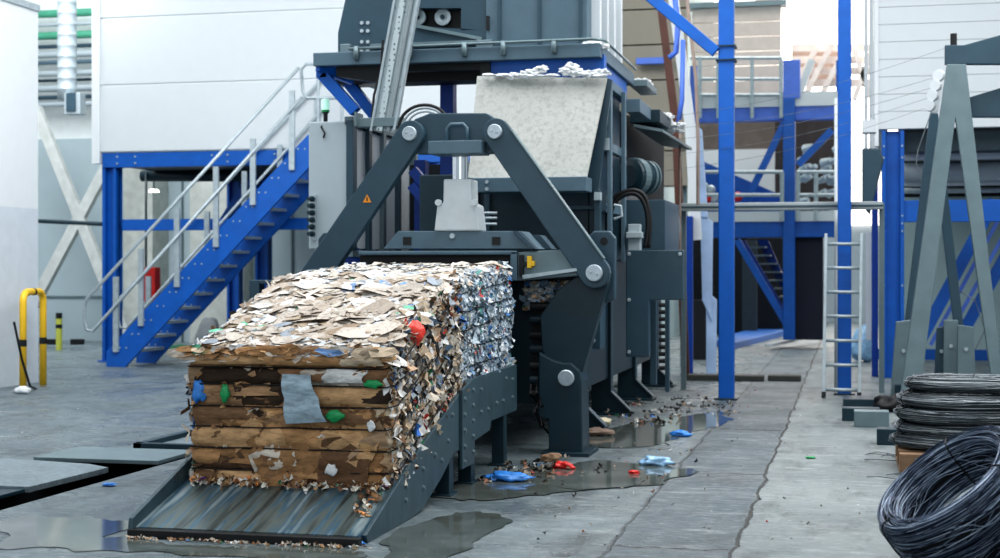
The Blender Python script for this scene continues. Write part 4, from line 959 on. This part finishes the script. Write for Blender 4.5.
# mid mezzanine at 27 m
YG = 27.
mm = thing('rear_mezzanine', 'far blue two-storey steel gallery in the middle of the hall', 'mezzanine', (-1.5, YG, 0))
for (x0, x1, y0, y1, Y, nm, m_) in [(684, 840, 106, 119, YG, 'upper_beam', BLUEP), (684, 840, 222, 237, YG, 'lower_beam', BLUE), (783, 795, 98, 340, YG - .1, 'column', BLUE), (783, 800, 60, 98, YG - .1, 'column', BLUEP), (836, 840, 60, 330, YG + .1, 'column', BLUE)]:  # upper beam and column top paler: haze put into their blue
    mb = MB(); mb.pbox(x0, x1, y0, y1, Y, .25); mb.build(nm, m_, mm, bevel=.01)
for bx in ((684, 840, 95, 105), (690, 840, 212, 221)):
    mb = MB(); mb.pbox(*bx, YG - .05, .1); mb.build('kick_plate', WHITE, mm)
for (p, q) in [((785, 122), (747, 200)), ((832, 130), (798, 165)), ((737, 240), (789, 328)), ((797, 100), (812, 60))]:
    mb = MB(); mb.beam(PY(*p, YG), PY(*q, YG), .12, .12); mb.build('diagonal_brace', BLUE if p[1] > 120 else WHITE, mm)
mb = MB()
for y in (58, 79, 95): mb.tube([PY(690, y, YG - .1), PY(782, y, YG - .1)], .03, 6)
for x in (700, 718, 752, 781): mb.tube([PY(x, 57, YG - .1), PY(x, 118, YG - .1)], .035, 6)
mb.build('upper_guardrail', GALV, mm)
mb = MB()
for y in (172, 195): mb.tube([PY(702, y, YG - .2), PY(783, y, YG - .2)], .035, 6); mb.tube([PY(797, y, YG - .2), PY(838, y, YG - .2)], .035, 6)
for x in (702, 782, 798, 816): mb.tube([PY(x, 172, YG - .2), PY(x, 221, YG - .2)], .04, 6)
mb.build('lower_guardrail', GALV, mm)
mb = MB(); mb.pY([(700, 160), (783, 196), (783, 221), (700, 221)], YG + .6, .2); mb.build('sloping_panel', BLUE, mm)
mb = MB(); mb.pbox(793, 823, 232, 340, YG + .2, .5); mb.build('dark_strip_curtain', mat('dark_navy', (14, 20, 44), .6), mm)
mb = MB(); mb.pY([(735, 240), (745, 240), (790, 318), (790, 335)], YG + .3, .08); mb.build('stair_stringer', BLUED, mm)
mb = MB()
for i in range(9): a = PY(750 + i * 5.0, 248 + i * 8.3, YG + .5); mb.box(a.x - .02, a.x + .28, YG + .4, YG + 1.0, a.z, a.z + .03)
mb.build('stair_treads', GALVD, mm)
mb = MB(); mb.pY([(757, 240), (768, 240), (790, 290), (790, 306)], YG + .9, .08); mb.build('stair_stringer', BLUED, mm)
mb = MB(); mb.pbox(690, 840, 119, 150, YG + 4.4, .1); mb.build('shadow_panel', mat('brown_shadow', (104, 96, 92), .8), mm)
mb = MB(); mb.pbox(775, 840, 120, 221, YG + 3, .1); mb.build('gallery_shadow_panel', mat('dark_brown_shadow', (62, 56, 56), .8), mm)  # shade behind the rollers put in as a dark panel
mb = MB()
for i in range(26): q = PY(U(798, 836), U(150, 218), YG + 2); mb.disc_stack([(0, U(.04, .12)), (.2, .05)], q, (1, -1, .5), 10)
mb.build('drum_rollers', GALV, mm)
mb = MB(); mb.pbox(700, 783, 150, 196, YG + 4.2, .1); mb.build('pale_panel', WHITEW, mm)
for i, (x, y) in enumerate([(704, 187), (711, 190), (709, 198), (738, 197), (715, 199)]):
    mb = MB(); q = PY(x, y, YG + .3); mb.disc_stack([(0, .05), (.05, .09), (.12, .09), (.17, .05)], q, (0, -1, 0), 14); mb.build('red_valve_wheel', RED if i in (2, 3) else GALV, mm)
# upper back: far glazing, taupe wall, white struts
mb = MB(); mb.box(-9, 12, 41, 41.1, 2.6, 16); o = struct(mb, 'window_1', GLOW, 'overexposed glazed end wall glowing at the far end of the hall')
mb = MB(); mb.box(-24, 12, 41.1, 41.4, 0, 3.4); struct(mb, 'wall_end', mat('end_wall', (186, 196, 204), .7, var=.04), 'pale end wall at the far end of the hall')
mb = MB(); mb.box(-3.8, -3.6, 22.5, 41, 0, 12); struct(mb, 'wall_inner', GREENW, 'inner partition wall behind the press')
mb = MB(); z0 = PY(740, 95, 29).z; zz = z0
a, b = PY(692, 95, 29).x, PY(781, 95, 29).x
for i in range(6): mb.box(a, b, 29, 29.1, zz + .01, zz + .27); zz += .28
tg = thing('clad_box', 'taupe clad box on the upper gallery below the glare', 'box', (a, 29, z0)); mb.build('cladding', TAUPE, tg)
mb = MB(); mb.box(a - .3, b + .1, 28.9, 29.3, zz, zz + .1); mb.build('roof_edge', GALVD, tg)
mb = MB()
for (p, q) in [((790, 100), (815, 50)), ((803, 100), (832, 44)), ((818, 102), (846, 48)), ((854, 100), (872, 50)), ((854, 50), (872, 100))]: mb.beam(PY(*p, 30), PY(*q, 30), .16, .1)
for y in (48, 60, 71, 83): mb.beam(PY(792, y, 30.2), PY(876, y, 30.2), .1, .14)
o = mb.build('roof_truss', mat('white_truss', (236, 226, 220), .6)); tag(o, 'white lattice roof truss glaring behind the slim blue column', 'truss')
mb = MB()
for y in (52, 65, 77): mb.beam(PY(792, y, 31), PY(840, y, 31), .2, .3)
o = mb.build('roof_purlins', mat('pinkish_purlin', (186, 160, 148), .7)); tag(o, 'pinkish purlins behind the white lattice truss', 'purlins')
hp = MB(); hp.disc_stack([(0, .15), (.4, .3), (.55, .1)], PY(768, 14, 30), (0, 0, 1), 16); o = hp.build('hall_lamp', mat('pale_lamp_shade', (236, 210, 196), .6), smooth=True); tag(o, 'pale round hall lamp hanging in the glare above the gallery', 'lamp')
hp = MB(); hp.cyl(PY(768, 6, 30), PY(768, -30, 30), .03); o.select_set(False); o2 = hp.build('hanging_rod', GALV, o)
# beige wall right behind the press, brown pole, pipes
mb = MB(); a = PY(626, 130, 21.5); b = PY(686, 130, 21.5); z = 2.6
for i in range(7): mb.box(a.x - .8, b.x, 21.5, 21.6, z + .012, z + .5); z += .51
mb.box(a.x - .8, b.x, 21.6, 21.7, 2.6, z)
t = thing('panel_screen', 'tall beige panelled screen behind the right side of the press', 'screen', (a.x, 21.5, 2.6)); mb.build('panels', BEIGE, t)
mb = MB(); mb.pbox(636, 670, 58, 63, 21.3, .1); mb.build('blue_bracket', BLUEP, t)
for x in (632, 684):
    mb = MB(); q = PY(x, 130, 21.8); mb.box(q.x - .05, q.x + .05, 21.75, 21.85, 0, 6); mb.build('support_post', GALVD, t)
mb = MB(); mb.beam(PY(658, -20, 19.5), PY(676, 125, 19.5), .11, .1); mb.beam(PY(676, 125, 19.5), PY(686, 380, 19.5), .08, .1); o = mb.build('brown_pole', BROWN); tag(o, 'slanting rust-brown pole beside the beige screen', 'pole')
mb = MB(); mb.beam(PY(671, -20, 20.2), PY(690, 125, 20.2), .14, .06, (0, 1, 0)); mb.beam(PY(690, 125, 20.2), PY(697, 240, 20.2), .14, .06, (0, 1, 0)); o = mb.build('white_strip', WHITE); tag(o, 'white slanting strip right of the rust-brown pole', 'strip')
mb = MB(); mb.tube([PY(x, y, 18.5) for x, y in ((674, -10), (678, 25), (676, 52), (669, 58))], .035, 8); mb.tube([PY(x, y, 18.4) for x, y in ((683, 40), (682, 100), (678, 125))], .03, 8); o = mb.build('blue_cable', BLUEP, smooth=True); tag(o, 'thick blue-grey hose hooked beside the brown pole', 'hose')
mb = MB(); mb.tube([PY(x, y, 17.2) for x, y in ((686, -10), (696, 80), (698, 140), (698, 205))], .02, 8); mb.tube([PY(x, y, 17.2) for x, y in ((680, 120), (680, 262))], .014, 8); o = mb.build('riser_pipe', mat('tan_pipe', (158, 140, 130), .5)); tag(o, 'thin tan riser pipe left of the square blue column', 'pipe')
mb = MB(); mb.pbox(690, 697, 66, 140, 22.5, .1); mb.build('blue_flat_bar', BLUEP, t)
# stacked pale sheets beside short blue post
ls = thing('sheet_stack', 'pale ice-blue sheets standing folded beside the short blue post', 'sheets', PZ(706, 378))
ICE = mat('ice_blue_sheet', (176, 200, 232), .4, var=.15, scale=3, bump=.5, bscale=8)
for i, pts in enumerate([[(693, 122), (702, 130), (708, 218), (697, 216)], [(700, 212), (713, 222), (712, 322), (702, 300)], [(706, 290), (717, 300), (716, 378), (706, 378)]]):
    mb = MB(); mb.pY(pts, 20.3 + i * .03, .04); mb.build('sheet', ICE, ls, bevel=.01)
mb = MB(); q = PY(668, 250, 17); crumple(mb, PY(671, 226, 17.2), .18, .6, .8, 1.4, 9, sharp=.3); o = mb.build('insulated_pipe_bend', mat('grey_lagging', (146, 156, 160), .7, bump=.4), bl, smooth=True)
mb = MB(); mb.pbox(686, 712, 300, 370, 23.5, .2); o = mb.build('dark_crate', DARKROOM); tag(o, 'dark crate in shade behind the short blue post', 'crate')
# stuff through the gallery underneath
mb = MB(); a = PY(690, 238, 33); b = PY(783, 300, 33); mb.box(a.x, b.x, 33, 33.2, 0, a.z); o = mb.build('under_gallery_shade', DARKROOM, bevel=.01); tag(o, 'dark panel added for the shade under the far gallery', 'cabinet')  # dark back panel added so the space under the gallery reads shaded
mb = MB(); a = PY(742, 240, 32); b = PY(757, 300, 32); mb.box(a.x, b.x, 32, 32.1, 0, a.z); o = mb.build('grey_door_leaf', mat('dark_grey_door', (58, 68, 76), .6)); tag(o, 'dark door leaf seen under the far gallery', 'door')
mb = MB(); q0 = [PZ(715, 345), PZ(790, 322), PZ(800, 332), PZ(725, 352)]; mb.prism(q0, (0, 0, .12)); o = mb.build('blue_ramp', mat('ramp_blue', (50, 110, 190), .5), bevel=.01); tag(o, 'low blue ramp on the floor under the far gallery', 'ramp')
mb = MB(); mb.beam(PZ(768, 350) + Vector((0, 0, .08)), PZ(822, 343) + Vector((0, 0, .18)), .12, .05); o = mb.build('white_plank', WHITE); tag(o, 'white plank lying on the floor left of the ladder', 'plank')
for (x0, x1, l) in [(684, 764, 'long flat dark timber lying beyond the press end'), (767, 801, 'short flat dark timber lying in line with the longer one')]:
    mb = MB(); a, b = PZ(x0, 382), PZ(x1, 381); mb.box(a.x, b.x, b.y - .1, b.y + .15, 0, .07); o = mb.build('floor_beam', mat('dark_timber', (70, 72, 68), .7), bevel=.01); tag(o, l, 'beam')
mb = MB(); crumple(mb, PZ(862, 362) + Vector((0, 0, .25)), .2, .8, .8, 1.3, 11); o = mb.build('plastic_bag', BAGL, smooth=True); tag(o, 'pale blue plastic bag bundle behind the ladder foot', 'bag')
# right upper cabin and column
YR = 20.
mb = MB(); z = 3.22; xa = .36
for i in range(18): mb.box(xa, 6.5, YR, YR + .12, z + .003, z + .222); z += .225
struct(mb, 'wall_upper_right', WHITE, 'white ribbed wall of the raised cabin on the right')
mb = MB(); mb.box(xa, xa + .12, YR + .12, 27, 3.22, 7.3); mb.box(xa - .05, xa, YR - .02, YR + .1, 3.0, 7.3); mb.box(xa + .02, 6.5, YR + .03, YR + .1, 3.22, 7.3); struct(mb, 'trim_4', WHITEW, 'white edge trim of the right cabin')
rm = thing('right_mezzanine', 'blue steel frame under the raised white cabin on the right', 'mezzanine', (.5, YR, 0))
mb = MB(); mb.box(.40, .45, YR, YR + .28, 0, 3.2); mb.box(.63, .68, YR, YR + .28, 0, 3.2); mb.box(.45, .63, YR + .1, YR + .16, 0, 3.2); c_ = mb.build('column', BLUE, rm, bevel=.005)
mb = MB()
for z in (3.0, 2.85, 2.1, 2.0, 1.9, 1.2):
    for x in (.425, .655): mb.disc_stack([(0, .014), (.012, .012)], (x, YR, z), (0, -1, 0), 8)
mb.build('bolt_heads', GALV, c_)
mb = MB(); mb.box(.28, .36, YR + .3, YR + .6, 0, 3.0); mb.build('column', BLUED, rm, bevel=.005)
mb = MB(); mb.box(.68, 6, YR + .05, YR + .25, 2.02, 2.30); mb.build('lower_beam', BLUE, rm, bevel=.005)
mb = MB(); mb.box(.68, 6, YR + .3, YR + 4.9, 2.95, 3.2); mb.build('deck', STEELD, rm)
mb = MB(); mb.box(.4, 6.5, 24.3, 24.45, .0, .16); mb.build('foot_beam', BLUE, rm)
for k in range(4):
    mb = MB(); o_ = k * 14; a, b = PY(918 + o_ * .9, 345, YR + 1.2 + k * .25), PY(995 + o_, 200, YR + 1.2 + k * .25); mb.beam(a, b, .04, .16 if k in (0, 3) else .05); mb.build('stair_stringer', BLUE if k in (0, 3) else BLUEP, rm)
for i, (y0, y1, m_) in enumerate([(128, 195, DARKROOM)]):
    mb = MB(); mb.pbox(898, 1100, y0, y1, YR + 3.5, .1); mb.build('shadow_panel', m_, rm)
mb = MB(); mb.box(.5, 7, 25, 25.2, 0, 3.2); struct(mb, 'wall_right_lower', GREENW, 'pale lower wall under the right cabin')
for i, (y, r, m_) in enumerate([(153, .11, WHITE), (173, .13, CABM), (183, .05, WHITE), (191, .04, GALV)]):
    mb = MB(); c = PY(900, y, YR + .9 + i * .2); mb.cyl((c.x, c.y, c.z), (c.x + 5, c.y, c.z - .0), r, 14); o = mb.build('service_pipe', m_, smooth=True)
    tag(o, ['thick zinc pipe right under the white cabin on the right', 'second grey pipe below the thick zinc one at right', 'thin zinc pipe just above the lowest grey one', 'lowest thin pipe above the right blue beam'][i], 'pipe', 'service pipes under the right cabin')
mb = MB(); mb.pY([(862, 148), (880, 148), (884, 160), (870, 215), (862, 205)], 19.0, .2); mb.build('bent_bracket', STEEL, rm, bevel=.02)
mb = MB()
for x in (866, 871, 876): mb.beam(PY(x, -20, 21.5), PY(x, 150, 21.5), .05, .1, (0, 1, 0))
o = mb.build('white_risers', WHITE); tag(o, 'white vertical risers left of the right cabin', 'risers')
mb = MB(); mb.pbox(862, 876, 120, 132, 19.3, .3); o = mb.build('junction_box', WHITE); tag(o, 'small white junction box beside the right cabin corner', 'box')
mb = MB(); mb.pbox(866, 876, 232, 340, 20.6, .05); o = mb.build('white_leaning_board', WHITE); tag(o, 'narrow white board leaning by the right blue column', 'board')
# ================================================================== WIRE PAY-OFF FRAME (A frames)
af = thing('wire_stand', 'grey-green steel A-frame wire stand at the right edge', 'stand', (.95, 15.5, 0))
YF = 15.3
def leg(name, p, q, w, Y, m, t=.12):
    mb = MB(); a, b = PY(*p, Y), PY(*q, Y); mb.beam(a + Vector((0, t / 2, 0)), b + Vector((0, t / 2, 0)), t, w, (1, 0, 0)); return mb.build(name, m, af, bevel=.005)
mb = MB(); mb.pY([(947, 64), (966, 64), (1007, 412), (996, 412), (955.5, 118), (918, 412), (898, 412)], YF, .11); mb.build('front_frame', GALVD, af, bevel=.006)
mb = MB(); mb.pY([(930, 113), (938, 113), (944, 160), (966, 345), (956, 345), (938, 190), (915, 345), (902, 345)], YF + 1.2, .1); mb.build('rear_frame', STEEL, af, bevel=.006)
for (pts, Y) in [([(896, 322), (911, 320), (911, 405), (890, 405)], YF + .75), ([(937, 328), (946, 326), (947, 395), (934, 395)], YF + 1.0), ([(944, 320), (958, 320), (960, 395), (943, 395)], YF + .9), ([(958, 325), (974, 327), (976, 395), (957, 395)], YF + .6)]:
    mb = MB(); mb.pY(pts, Y, .12); a = PY(pts[0][0], 400, Y); br = mb.build('base_bracket', GALVD if pts[0][0] != 937 else STEEL, af, bevel=.006)
    mb = MB()
    for f in (.35, .75): q = PY((pts[0][0] + pts[1][0]) / 2, lerp(pts[0][1], pts[2][1], f), Y); mb.disc_stack([(0, .022), (.02, .018)], q, (0, -1, 0), 8)
    mb.build('bolt_heads', GALV, br)
mb = MB(); mb.box(.45, 2.4, YF + .62, YF + .75, 0, .22); mb.box(.45, 2.4, YF + 1.2, YF + 1.3, 0, .22); mb.build('base_rail', STEELD, af, bevel=.005)
mb = MB(); mb.pY([(945, 45), (964, 45), (1000, 35), (1060, 20), (1060, 62), (1000, 64), (945, 64)], YF + .02, .1); ar = mb.build('top_arm', STEEL, af, bevel=.006)
mb = MB(); mb.pY([(970, 97), (1000, 88), (1060, 72), (1060, 114), (1000, 117), (972, 117)], YF + .25, .1); mb.build('lower_arm', STEEL, af, bevel=.006)
mb = MB(); q = PY(954, 45, YF); mb.cyl(q + Vector((0, .06, -.02)), q + Vector((0, .06, .12)), .032, 12); mb.build('top_pin', BLACK, ar)
mb = MB()
for i, (x, y) in enumerate([(940, 76), (937, 86), (934, 96), (931, 106)]):
    q = PY(x, y, YF + .6); mb.disc_stack([(0, .055), (.02, .06), (.05, .06), (.07, .055)], q, (-.4, -1, 0), 18)
mb.pY([(941, 70), (947, 72), (938, 112), (930, 113)], YF + .7, .05); mb.build('guide_rollers', WHITE, af)
mb = MB()
for (p, Yp, q) in [((940, 76), YF + .6, (-2.0, 16.0, 2.9)), ((937, 86), YF + .6, (-2.0, 16.2, 2.8)), ((934, 96), YF + .6, (-2.0, 16.4, 2.65)), ((946, 48), YF, (-2.0, 15.8, 3.0)), ((931, 106), YF + .6, (-2.0, 16.6, 2.5))]:
    a = PY(*p, Yp); b = Vector(q); mb2 = MB(); mb2.tube([a.lerp(b, t / 12) - Vector((0, 0, .1 * math.sin(math.pi * t / 12))) for t in range(13)], .002, 5)
    mb2.build('feed_wire', WIREG, af)
mb = MB(); P = [PY(x, y, YF + .3) for x, y in ((932, 110), (925, 130), (918, 150), (916, 165), (922, 175))]; mb.tube(P, .006, 5); P = [PY(x, y, YF + .3) for x, y in ((958, 290), (975, 300), (985, 330), (975, 350))]; mb.tube(P, .005, 5); mb.build('loose_wire', WIREG, af)
# dark beams at base
for i, (x0, x1, y0, y1, m_, l) in enumerate([(843, 893, 399, 408, STEELD, 'dark steel base beam nearest the blue column'), (842, 880, 408, 421, STEELD, 'dark steel base beam end with squared face'), (854, 889, 411, 427, GALVD, 'lighter grey-green steel channel piece on the floor'), (877, 900, 429, 445, STEELD, 'dark square steel block beside the rear wire coils')]):
    b = PZ(x0, y1); c = PZ(x1, y1); hz = PY(x0, y0, b.y).z
    mb = MB(); mb.box(b.x, c.x, b.y, b.y + .2 + .3 * (i == 0), 0, hz); o = mb.build('steel_beam_offcut', m_, bevel=.006); tag(o, l, 'beam')
mb = MB()
q = PZ(888, 412); crumple(mb, q + Vector((0.03, .1, .05)), .13, 1.2, 1.2, .75, 20)
o = mb.build('black_sheeting', RUB, smooth=True); tag(o, 'crumpled black sheeting between the floor beams and wire stand', 'sheeting')

# ================================================================== WIRE COILS
def coil(name, label, c, nrm, R, rw, ha, n, r, m, seg=80, seed=0, ties=4, group=None, mess=1., sides=4, sq=1.):
    rs = random.Random(seed); c = Vector(c); z = Vector(nrm).normalized(); u = z.orthogonal().normalized(); w = z.cross(u)
    t = thing(name, label, 'coil', c, group)
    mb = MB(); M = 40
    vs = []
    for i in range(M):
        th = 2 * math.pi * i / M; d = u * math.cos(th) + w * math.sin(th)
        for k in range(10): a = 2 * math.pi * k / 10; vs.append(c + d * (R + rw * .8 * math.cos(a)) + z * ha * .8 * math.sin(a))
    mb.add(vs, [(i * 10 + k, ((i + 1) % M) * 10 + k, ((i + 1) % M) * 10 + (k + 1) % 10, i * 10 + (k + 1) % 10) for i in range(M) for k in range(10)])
    mb.build('shade_core', COILCORE, t, smooth=True)  # dark torus added to darken the gaps between the turns
    mb = MB()
    mess0 = mess
    for j in range(n):
        mess = 1. if j % 9 == 0 else mess0
        ph = 2 * math.pi * (j + rs.random() * .8) / n; rad = .82 + .22 * rs.random(); ws = rs.random() * 20; pts = []
        ecc = mess * rs.uniform(-.012, .012); ea = rs.random() * 6.28; tilt = mess * rs.uniform(-.018, .018); ta = rs.random() * 6.28
        for i in range(seg):
            th = 2 * math.pi * i / seg
            p2 = ph + mess * (.35 * math.sin(th + ws) + .22 * math.sin(2 * th + ws * 2.3) + .1 * math.sin(5 * th + ws * 3))
            rr = rad + .05 * math.sin(3 * th + ws * 1.7)
            d = u * math.cos(th) + w * math.sin(th)
            cc, ss = math.cos(p2), math.sin(p2); cc = math.copysign(abs(cc) ** sq, cc); ss = math.copysign(abs(ss) ** sq, ss)
            pts.append(c + d * (R + rw * rr * cc + ecc * math.cos(th - ea)) + z * (ha * rr * ss + tilt * math.cos(th - ta)))
        k_ = rs.random() ** 1.6; mb.tube(pts, r, sides, True, tuple(lin(lerp(m[0][q_], m[1][q_], k_)) for q_ in range(3)))
    mb.build('wire_turns', WIREA, t, smooth=True)
    for k in range(ties):
        th = 2 * math.pi * (k + .3) / ties; d = u * math.cos(th) + w * math.sin(th)
        mb = MB(); mb.tube([c + d * (R + rw * 1.1 * math.copysign(abs(math.cos(a)) ** sq, math.cos(a))) + z * ha * 1.1 * math.copysign(abs(math.sin(a)) ** sq, math.sin(a)) for a in [2 * math.pi * i / 14 for i in range(14)]], .004, 5, True); mb.build('tie_wire', WIRE, t)
    return t
RC = Vector((.80, 11.1, 0))
labs = ['bottom coil of grey wire resting on the pallet', 'second grey wire coil up from the pallet', 'middle grey wire coil of the rear stack', 'fourth grey wire coil, under the topmost one', 'topmost grey wire coil of the stack on the pallet']
for k in range(5):
    dx, dy = [(-.02, 0), (.0, .02), (-.01, -.02), (.0, 0), (.03, .02)][k]
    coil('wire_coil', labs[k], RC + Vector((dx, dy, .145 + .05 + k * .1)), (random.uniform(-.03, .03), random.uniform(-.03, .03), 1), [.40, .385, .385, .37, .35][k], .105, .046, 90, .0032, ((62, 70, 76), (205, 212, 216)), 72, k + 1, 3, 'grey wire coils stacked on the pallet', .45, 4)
pl = thing('wooden_pallet', 'weathered wooden pallet under the stack of grey wire coils', 'pallet', (RC.x, RC.y, 0))
px0, px1, py0, py1 = RC.x - .47, RC.x + .47, RC.y - .52, RC.y + .5
for i in range(5):
    y = lerp(py0, py1 - .12, i / 4); mb = MB(); mb.box(px0, px1, y, y + .12, .12, .145); mb.build('deck_board', WOOD, pl, bevel=.003)
for i in range(3):
    for j in range(3):
        x = lerp(px0, px1 - .1, i / 2); y = lerp(py0, py1 - .12, j / 2); mb = MB(); mb.box(x, x + .1, y, y + .12, .022, .12); mb.build('block', WOOD, pl, bevel=.003)
for i in range(3):
    x = lerp(px0, px1 - .1, i / 2); mb = MB(); mb.box(x, x + .1, py0, py1, 0, .022); mb.build('bottom_board', WOOD, pl, bevel=.003)
# leaning coils: normal in camera axes (right, up, toward camera)
def camv(r, up, tow): return Vector((cT, sT, 0)) * r + Vector((0, 0, 1)) * up - Vector((-sT, cT, 0)) * tow
n1 = camv(-.62, .76, .11).normalized()
GL = 'blue-grey wire coils leaning in the lower right corner'
coil('wire_coil', 'blue-grey wire coil tilted against the front right coil, its hole facing up', PY(943, 477, 7.2) - n1 * .12, n1, .325, .054, .12, 260, .0026, ((28, 42, 66), (200, 214, 232)), 110, 31, 3, GL, .3, 3, .6)
coil('wire_coil', 'blue-grey wire coil cut off by the lower right corner', PY(1012, 548, 6.75) - n1 * .10, n1, .315, .06, .12, 260, .0026, ((28, 42, 66), (200, 214, 232)), 110, 37, 3, GL, .3, 3, .6)
# stray wire bits near the pallet
mb = MB()
for i in range(8):
    q = PZ(U(858, 895), U(448, 478), .01); mb.tube([q, q + Vector((U(.05, .15), U(-.1, .1), .01)), q + Vector((U(.15, .3), U(-.1, .1), 0))], .004, 4)
o = mb.build('wire_offcuts', WIREG); tag(o, 'thin wire offcuts scattered left of the wooden pallet', 'wire', kind='stuff')

# ================================================================== FLOOR LITTER
def litter(name, px, py, r, m, label, sc=(1.5, 1, .6), seed=1, cat='litter'):
    q = PZ(px, py); mb = MB(); crumple(mb, q + Vector((0, r, r * .45)), r, *sc, seed=seed, n=12, sharp=.6); o = mb.build(name, m, smooth=True); tag(o, label, cat)
litter('plastic_bag', 655, 467, .065, BAGL, 'crumpled pale blue plastic bag at the edge of the long puddle', seed=2, cat='bag')
litter('plastic_bag', 506, 483, .07, BAGB, 'bright blue plastic bag lying near the rear chute leg', (1.8, 1, .4), 5, 'bag')
litter('plastic_bag', 680, 437, .045, BAGB, 'small blue plastic bag near the end of the gusset feet', seed=7, cat='bag')
litter('plastic_bag', 358, 545, .018, BAGB, 'tiny bright blue scrap at the right end of the chute lip', seed=9, cat='bag')
litter('plastic_bag', 107, 487, .03, BAGB, 'little blue scrap beside the open floor channel', (1.5, 1, .3), 12, 'bag')
litter('paper_wad', 596, 427, .075, mat('cream_paper', (205, 196, 170), .8, bump=.5), 'cream paper wad beside the press foot', seed=14)
litter('paper_wad', 594, 437, .08, mat('brown_paper', (130, 112, 100), .8, bump=.5), 'brown soggy paper just in front of the cream wad', (1.6, 1, .35), 15)
litter('red_cup', 562, 470, .05, RED, 'red and white crushed cup in front of the press foot', (1.4, 1, .6), 16, 'cup')
litter('red_cup', 633, 475, .028, RED, 'small red scrap between the puddles', (1.2, 1, .6), 17, 'scrap')
litter('cardboard_piece', 550, 462, .05, WOOD, 'tan cardboard piece left of the red cup', (1.3, 1, .7), 18, 'cardboard')
litter('white_scrap', 145, 449, .03, DUST, 'white scrap left of the small pit frame', seed=19, cat='scrap')
litter('green_scrap', 810, 459, .02, GREENP, 'small green scrap on the pale right floor lane', (1.6, 1, .4), 21, 'scrap')
mb = MB()
LP = [(18, (150, 142, 132)), (10, (205, 206, 204)), (10, (110, 92, 76)), (2, (90, 130, 180)), (1.5, (170, 70, 70)), (1, (70, 140, 110)), (22, (40, 38, 36)), (3, (160, 120, 100))]
zones = [((470, 555), (462, 482), 130, .05), ((590, 680), (398, 424), 110, .05), ((560, 700), (440, 500), 40, .03), ((520, 640), (480, 556), 22, .016), ((620, 860), (390, 556), 70, .015), ((680, 740), (395, 415), 60, .04), ((0, 420), (395, 470), 30, .015)]
for (xr, yr, n, s) in zones:
    for i in range(n):
        q = PZ(U(*xr), U(*yr), .008)
        if -3.7 < q.x < -2.4 and q.y < 10.9: continue
        if HX0 < q.x < HX1 and HY0 < q.y < HY1: continue
        flake(mb, q + Vector((0, 0, U(0, s * .4))), (U(-.7, .7), U(-.7, .5), 1), (0, 1, 0), U(.3, 1) * s * 1.4, U(.3, 1) * s, pick(LP), .4, .3)
o = mb.build('floor_litter', FLAKE); tag(o, 'scattered small paper and plastic scraps on the wet floor', 'litter', kind='stuff')

# ================================================================== LIGHT, WORLD, CAMERA
def area(loc, size, energy, col, target, size_y=None):
    l = bpy.data.lights.new('area_light', 'AREA'); l.energy = energy; l.color = col; l.size = size
    if size_y: l.shape = 'RECTANGLE'; l.size_y = size_y
    o = bpy.data.objects.new('rig_light', l); COL.objects.link(o); o.location = loc
    o.rotation_euler = (Vector(target) - Vector(loc)).to_track_quat('-Z', 'Y').to_euler(); return o
area((-1.5, 11, 9), 8, 1050, (.98, .99, 1), (-2, 11, 0), 13)
area((4.5, 12, 7), 4, 240, (1, .95, .90), (-2, 10, .5))
area((-8, 13, 8), 7, 330, (.97, .99, 1), (-10, 22, 2), 7)  # fill added to brighten the left cabin panels
area((-13, 21, 8), 4, 420, (.97, .99, 1), (-13, 27, 3), 4)  # fill added to brighten the pipes and upper wall at left
area((-1, 28, 10), 8, 1000, (1, .92, .86), (-1, 25, 1), 10)  # warm light added for the glow over the rear gallery
area((-2, 1, 5), 6, 120, (.95, .98, 1), (-3, 12, 1))
w = bpy.data.worlds.new('world'); SC.world = w; w.use_nodes = True
bg = w.node_tree.nodes['Background']; bg.inputs[0].default_value = (.86, .95, 1, 1); bg.inputs[1].default_value = .5
cam = bpy.data.cameras.new('camera'); co = bpy.data.objects.new('camera', cam); COL.objects.link(co)
co.location = (0, 0, CH); co.rotation_euler = (math.pi / 2, 0, T); cam.sensor_width = 36; cam.lens = 54; cam.shift_y = -9 / 1000.
cam.clip_start = .1; cam.clip_end = 200
cam.dof.use_dof = True; cam.dof.focus_distance = 9.5; cam.dof.aperture_fstop = 2.6
SC.camera = co
SC.view_settings.view_transform = 'Standard'; SC.view_settings.look = 'Medium High Contrast'; SC.view_settings.exposure = .1; SC.view_settings.gamma = 1.0
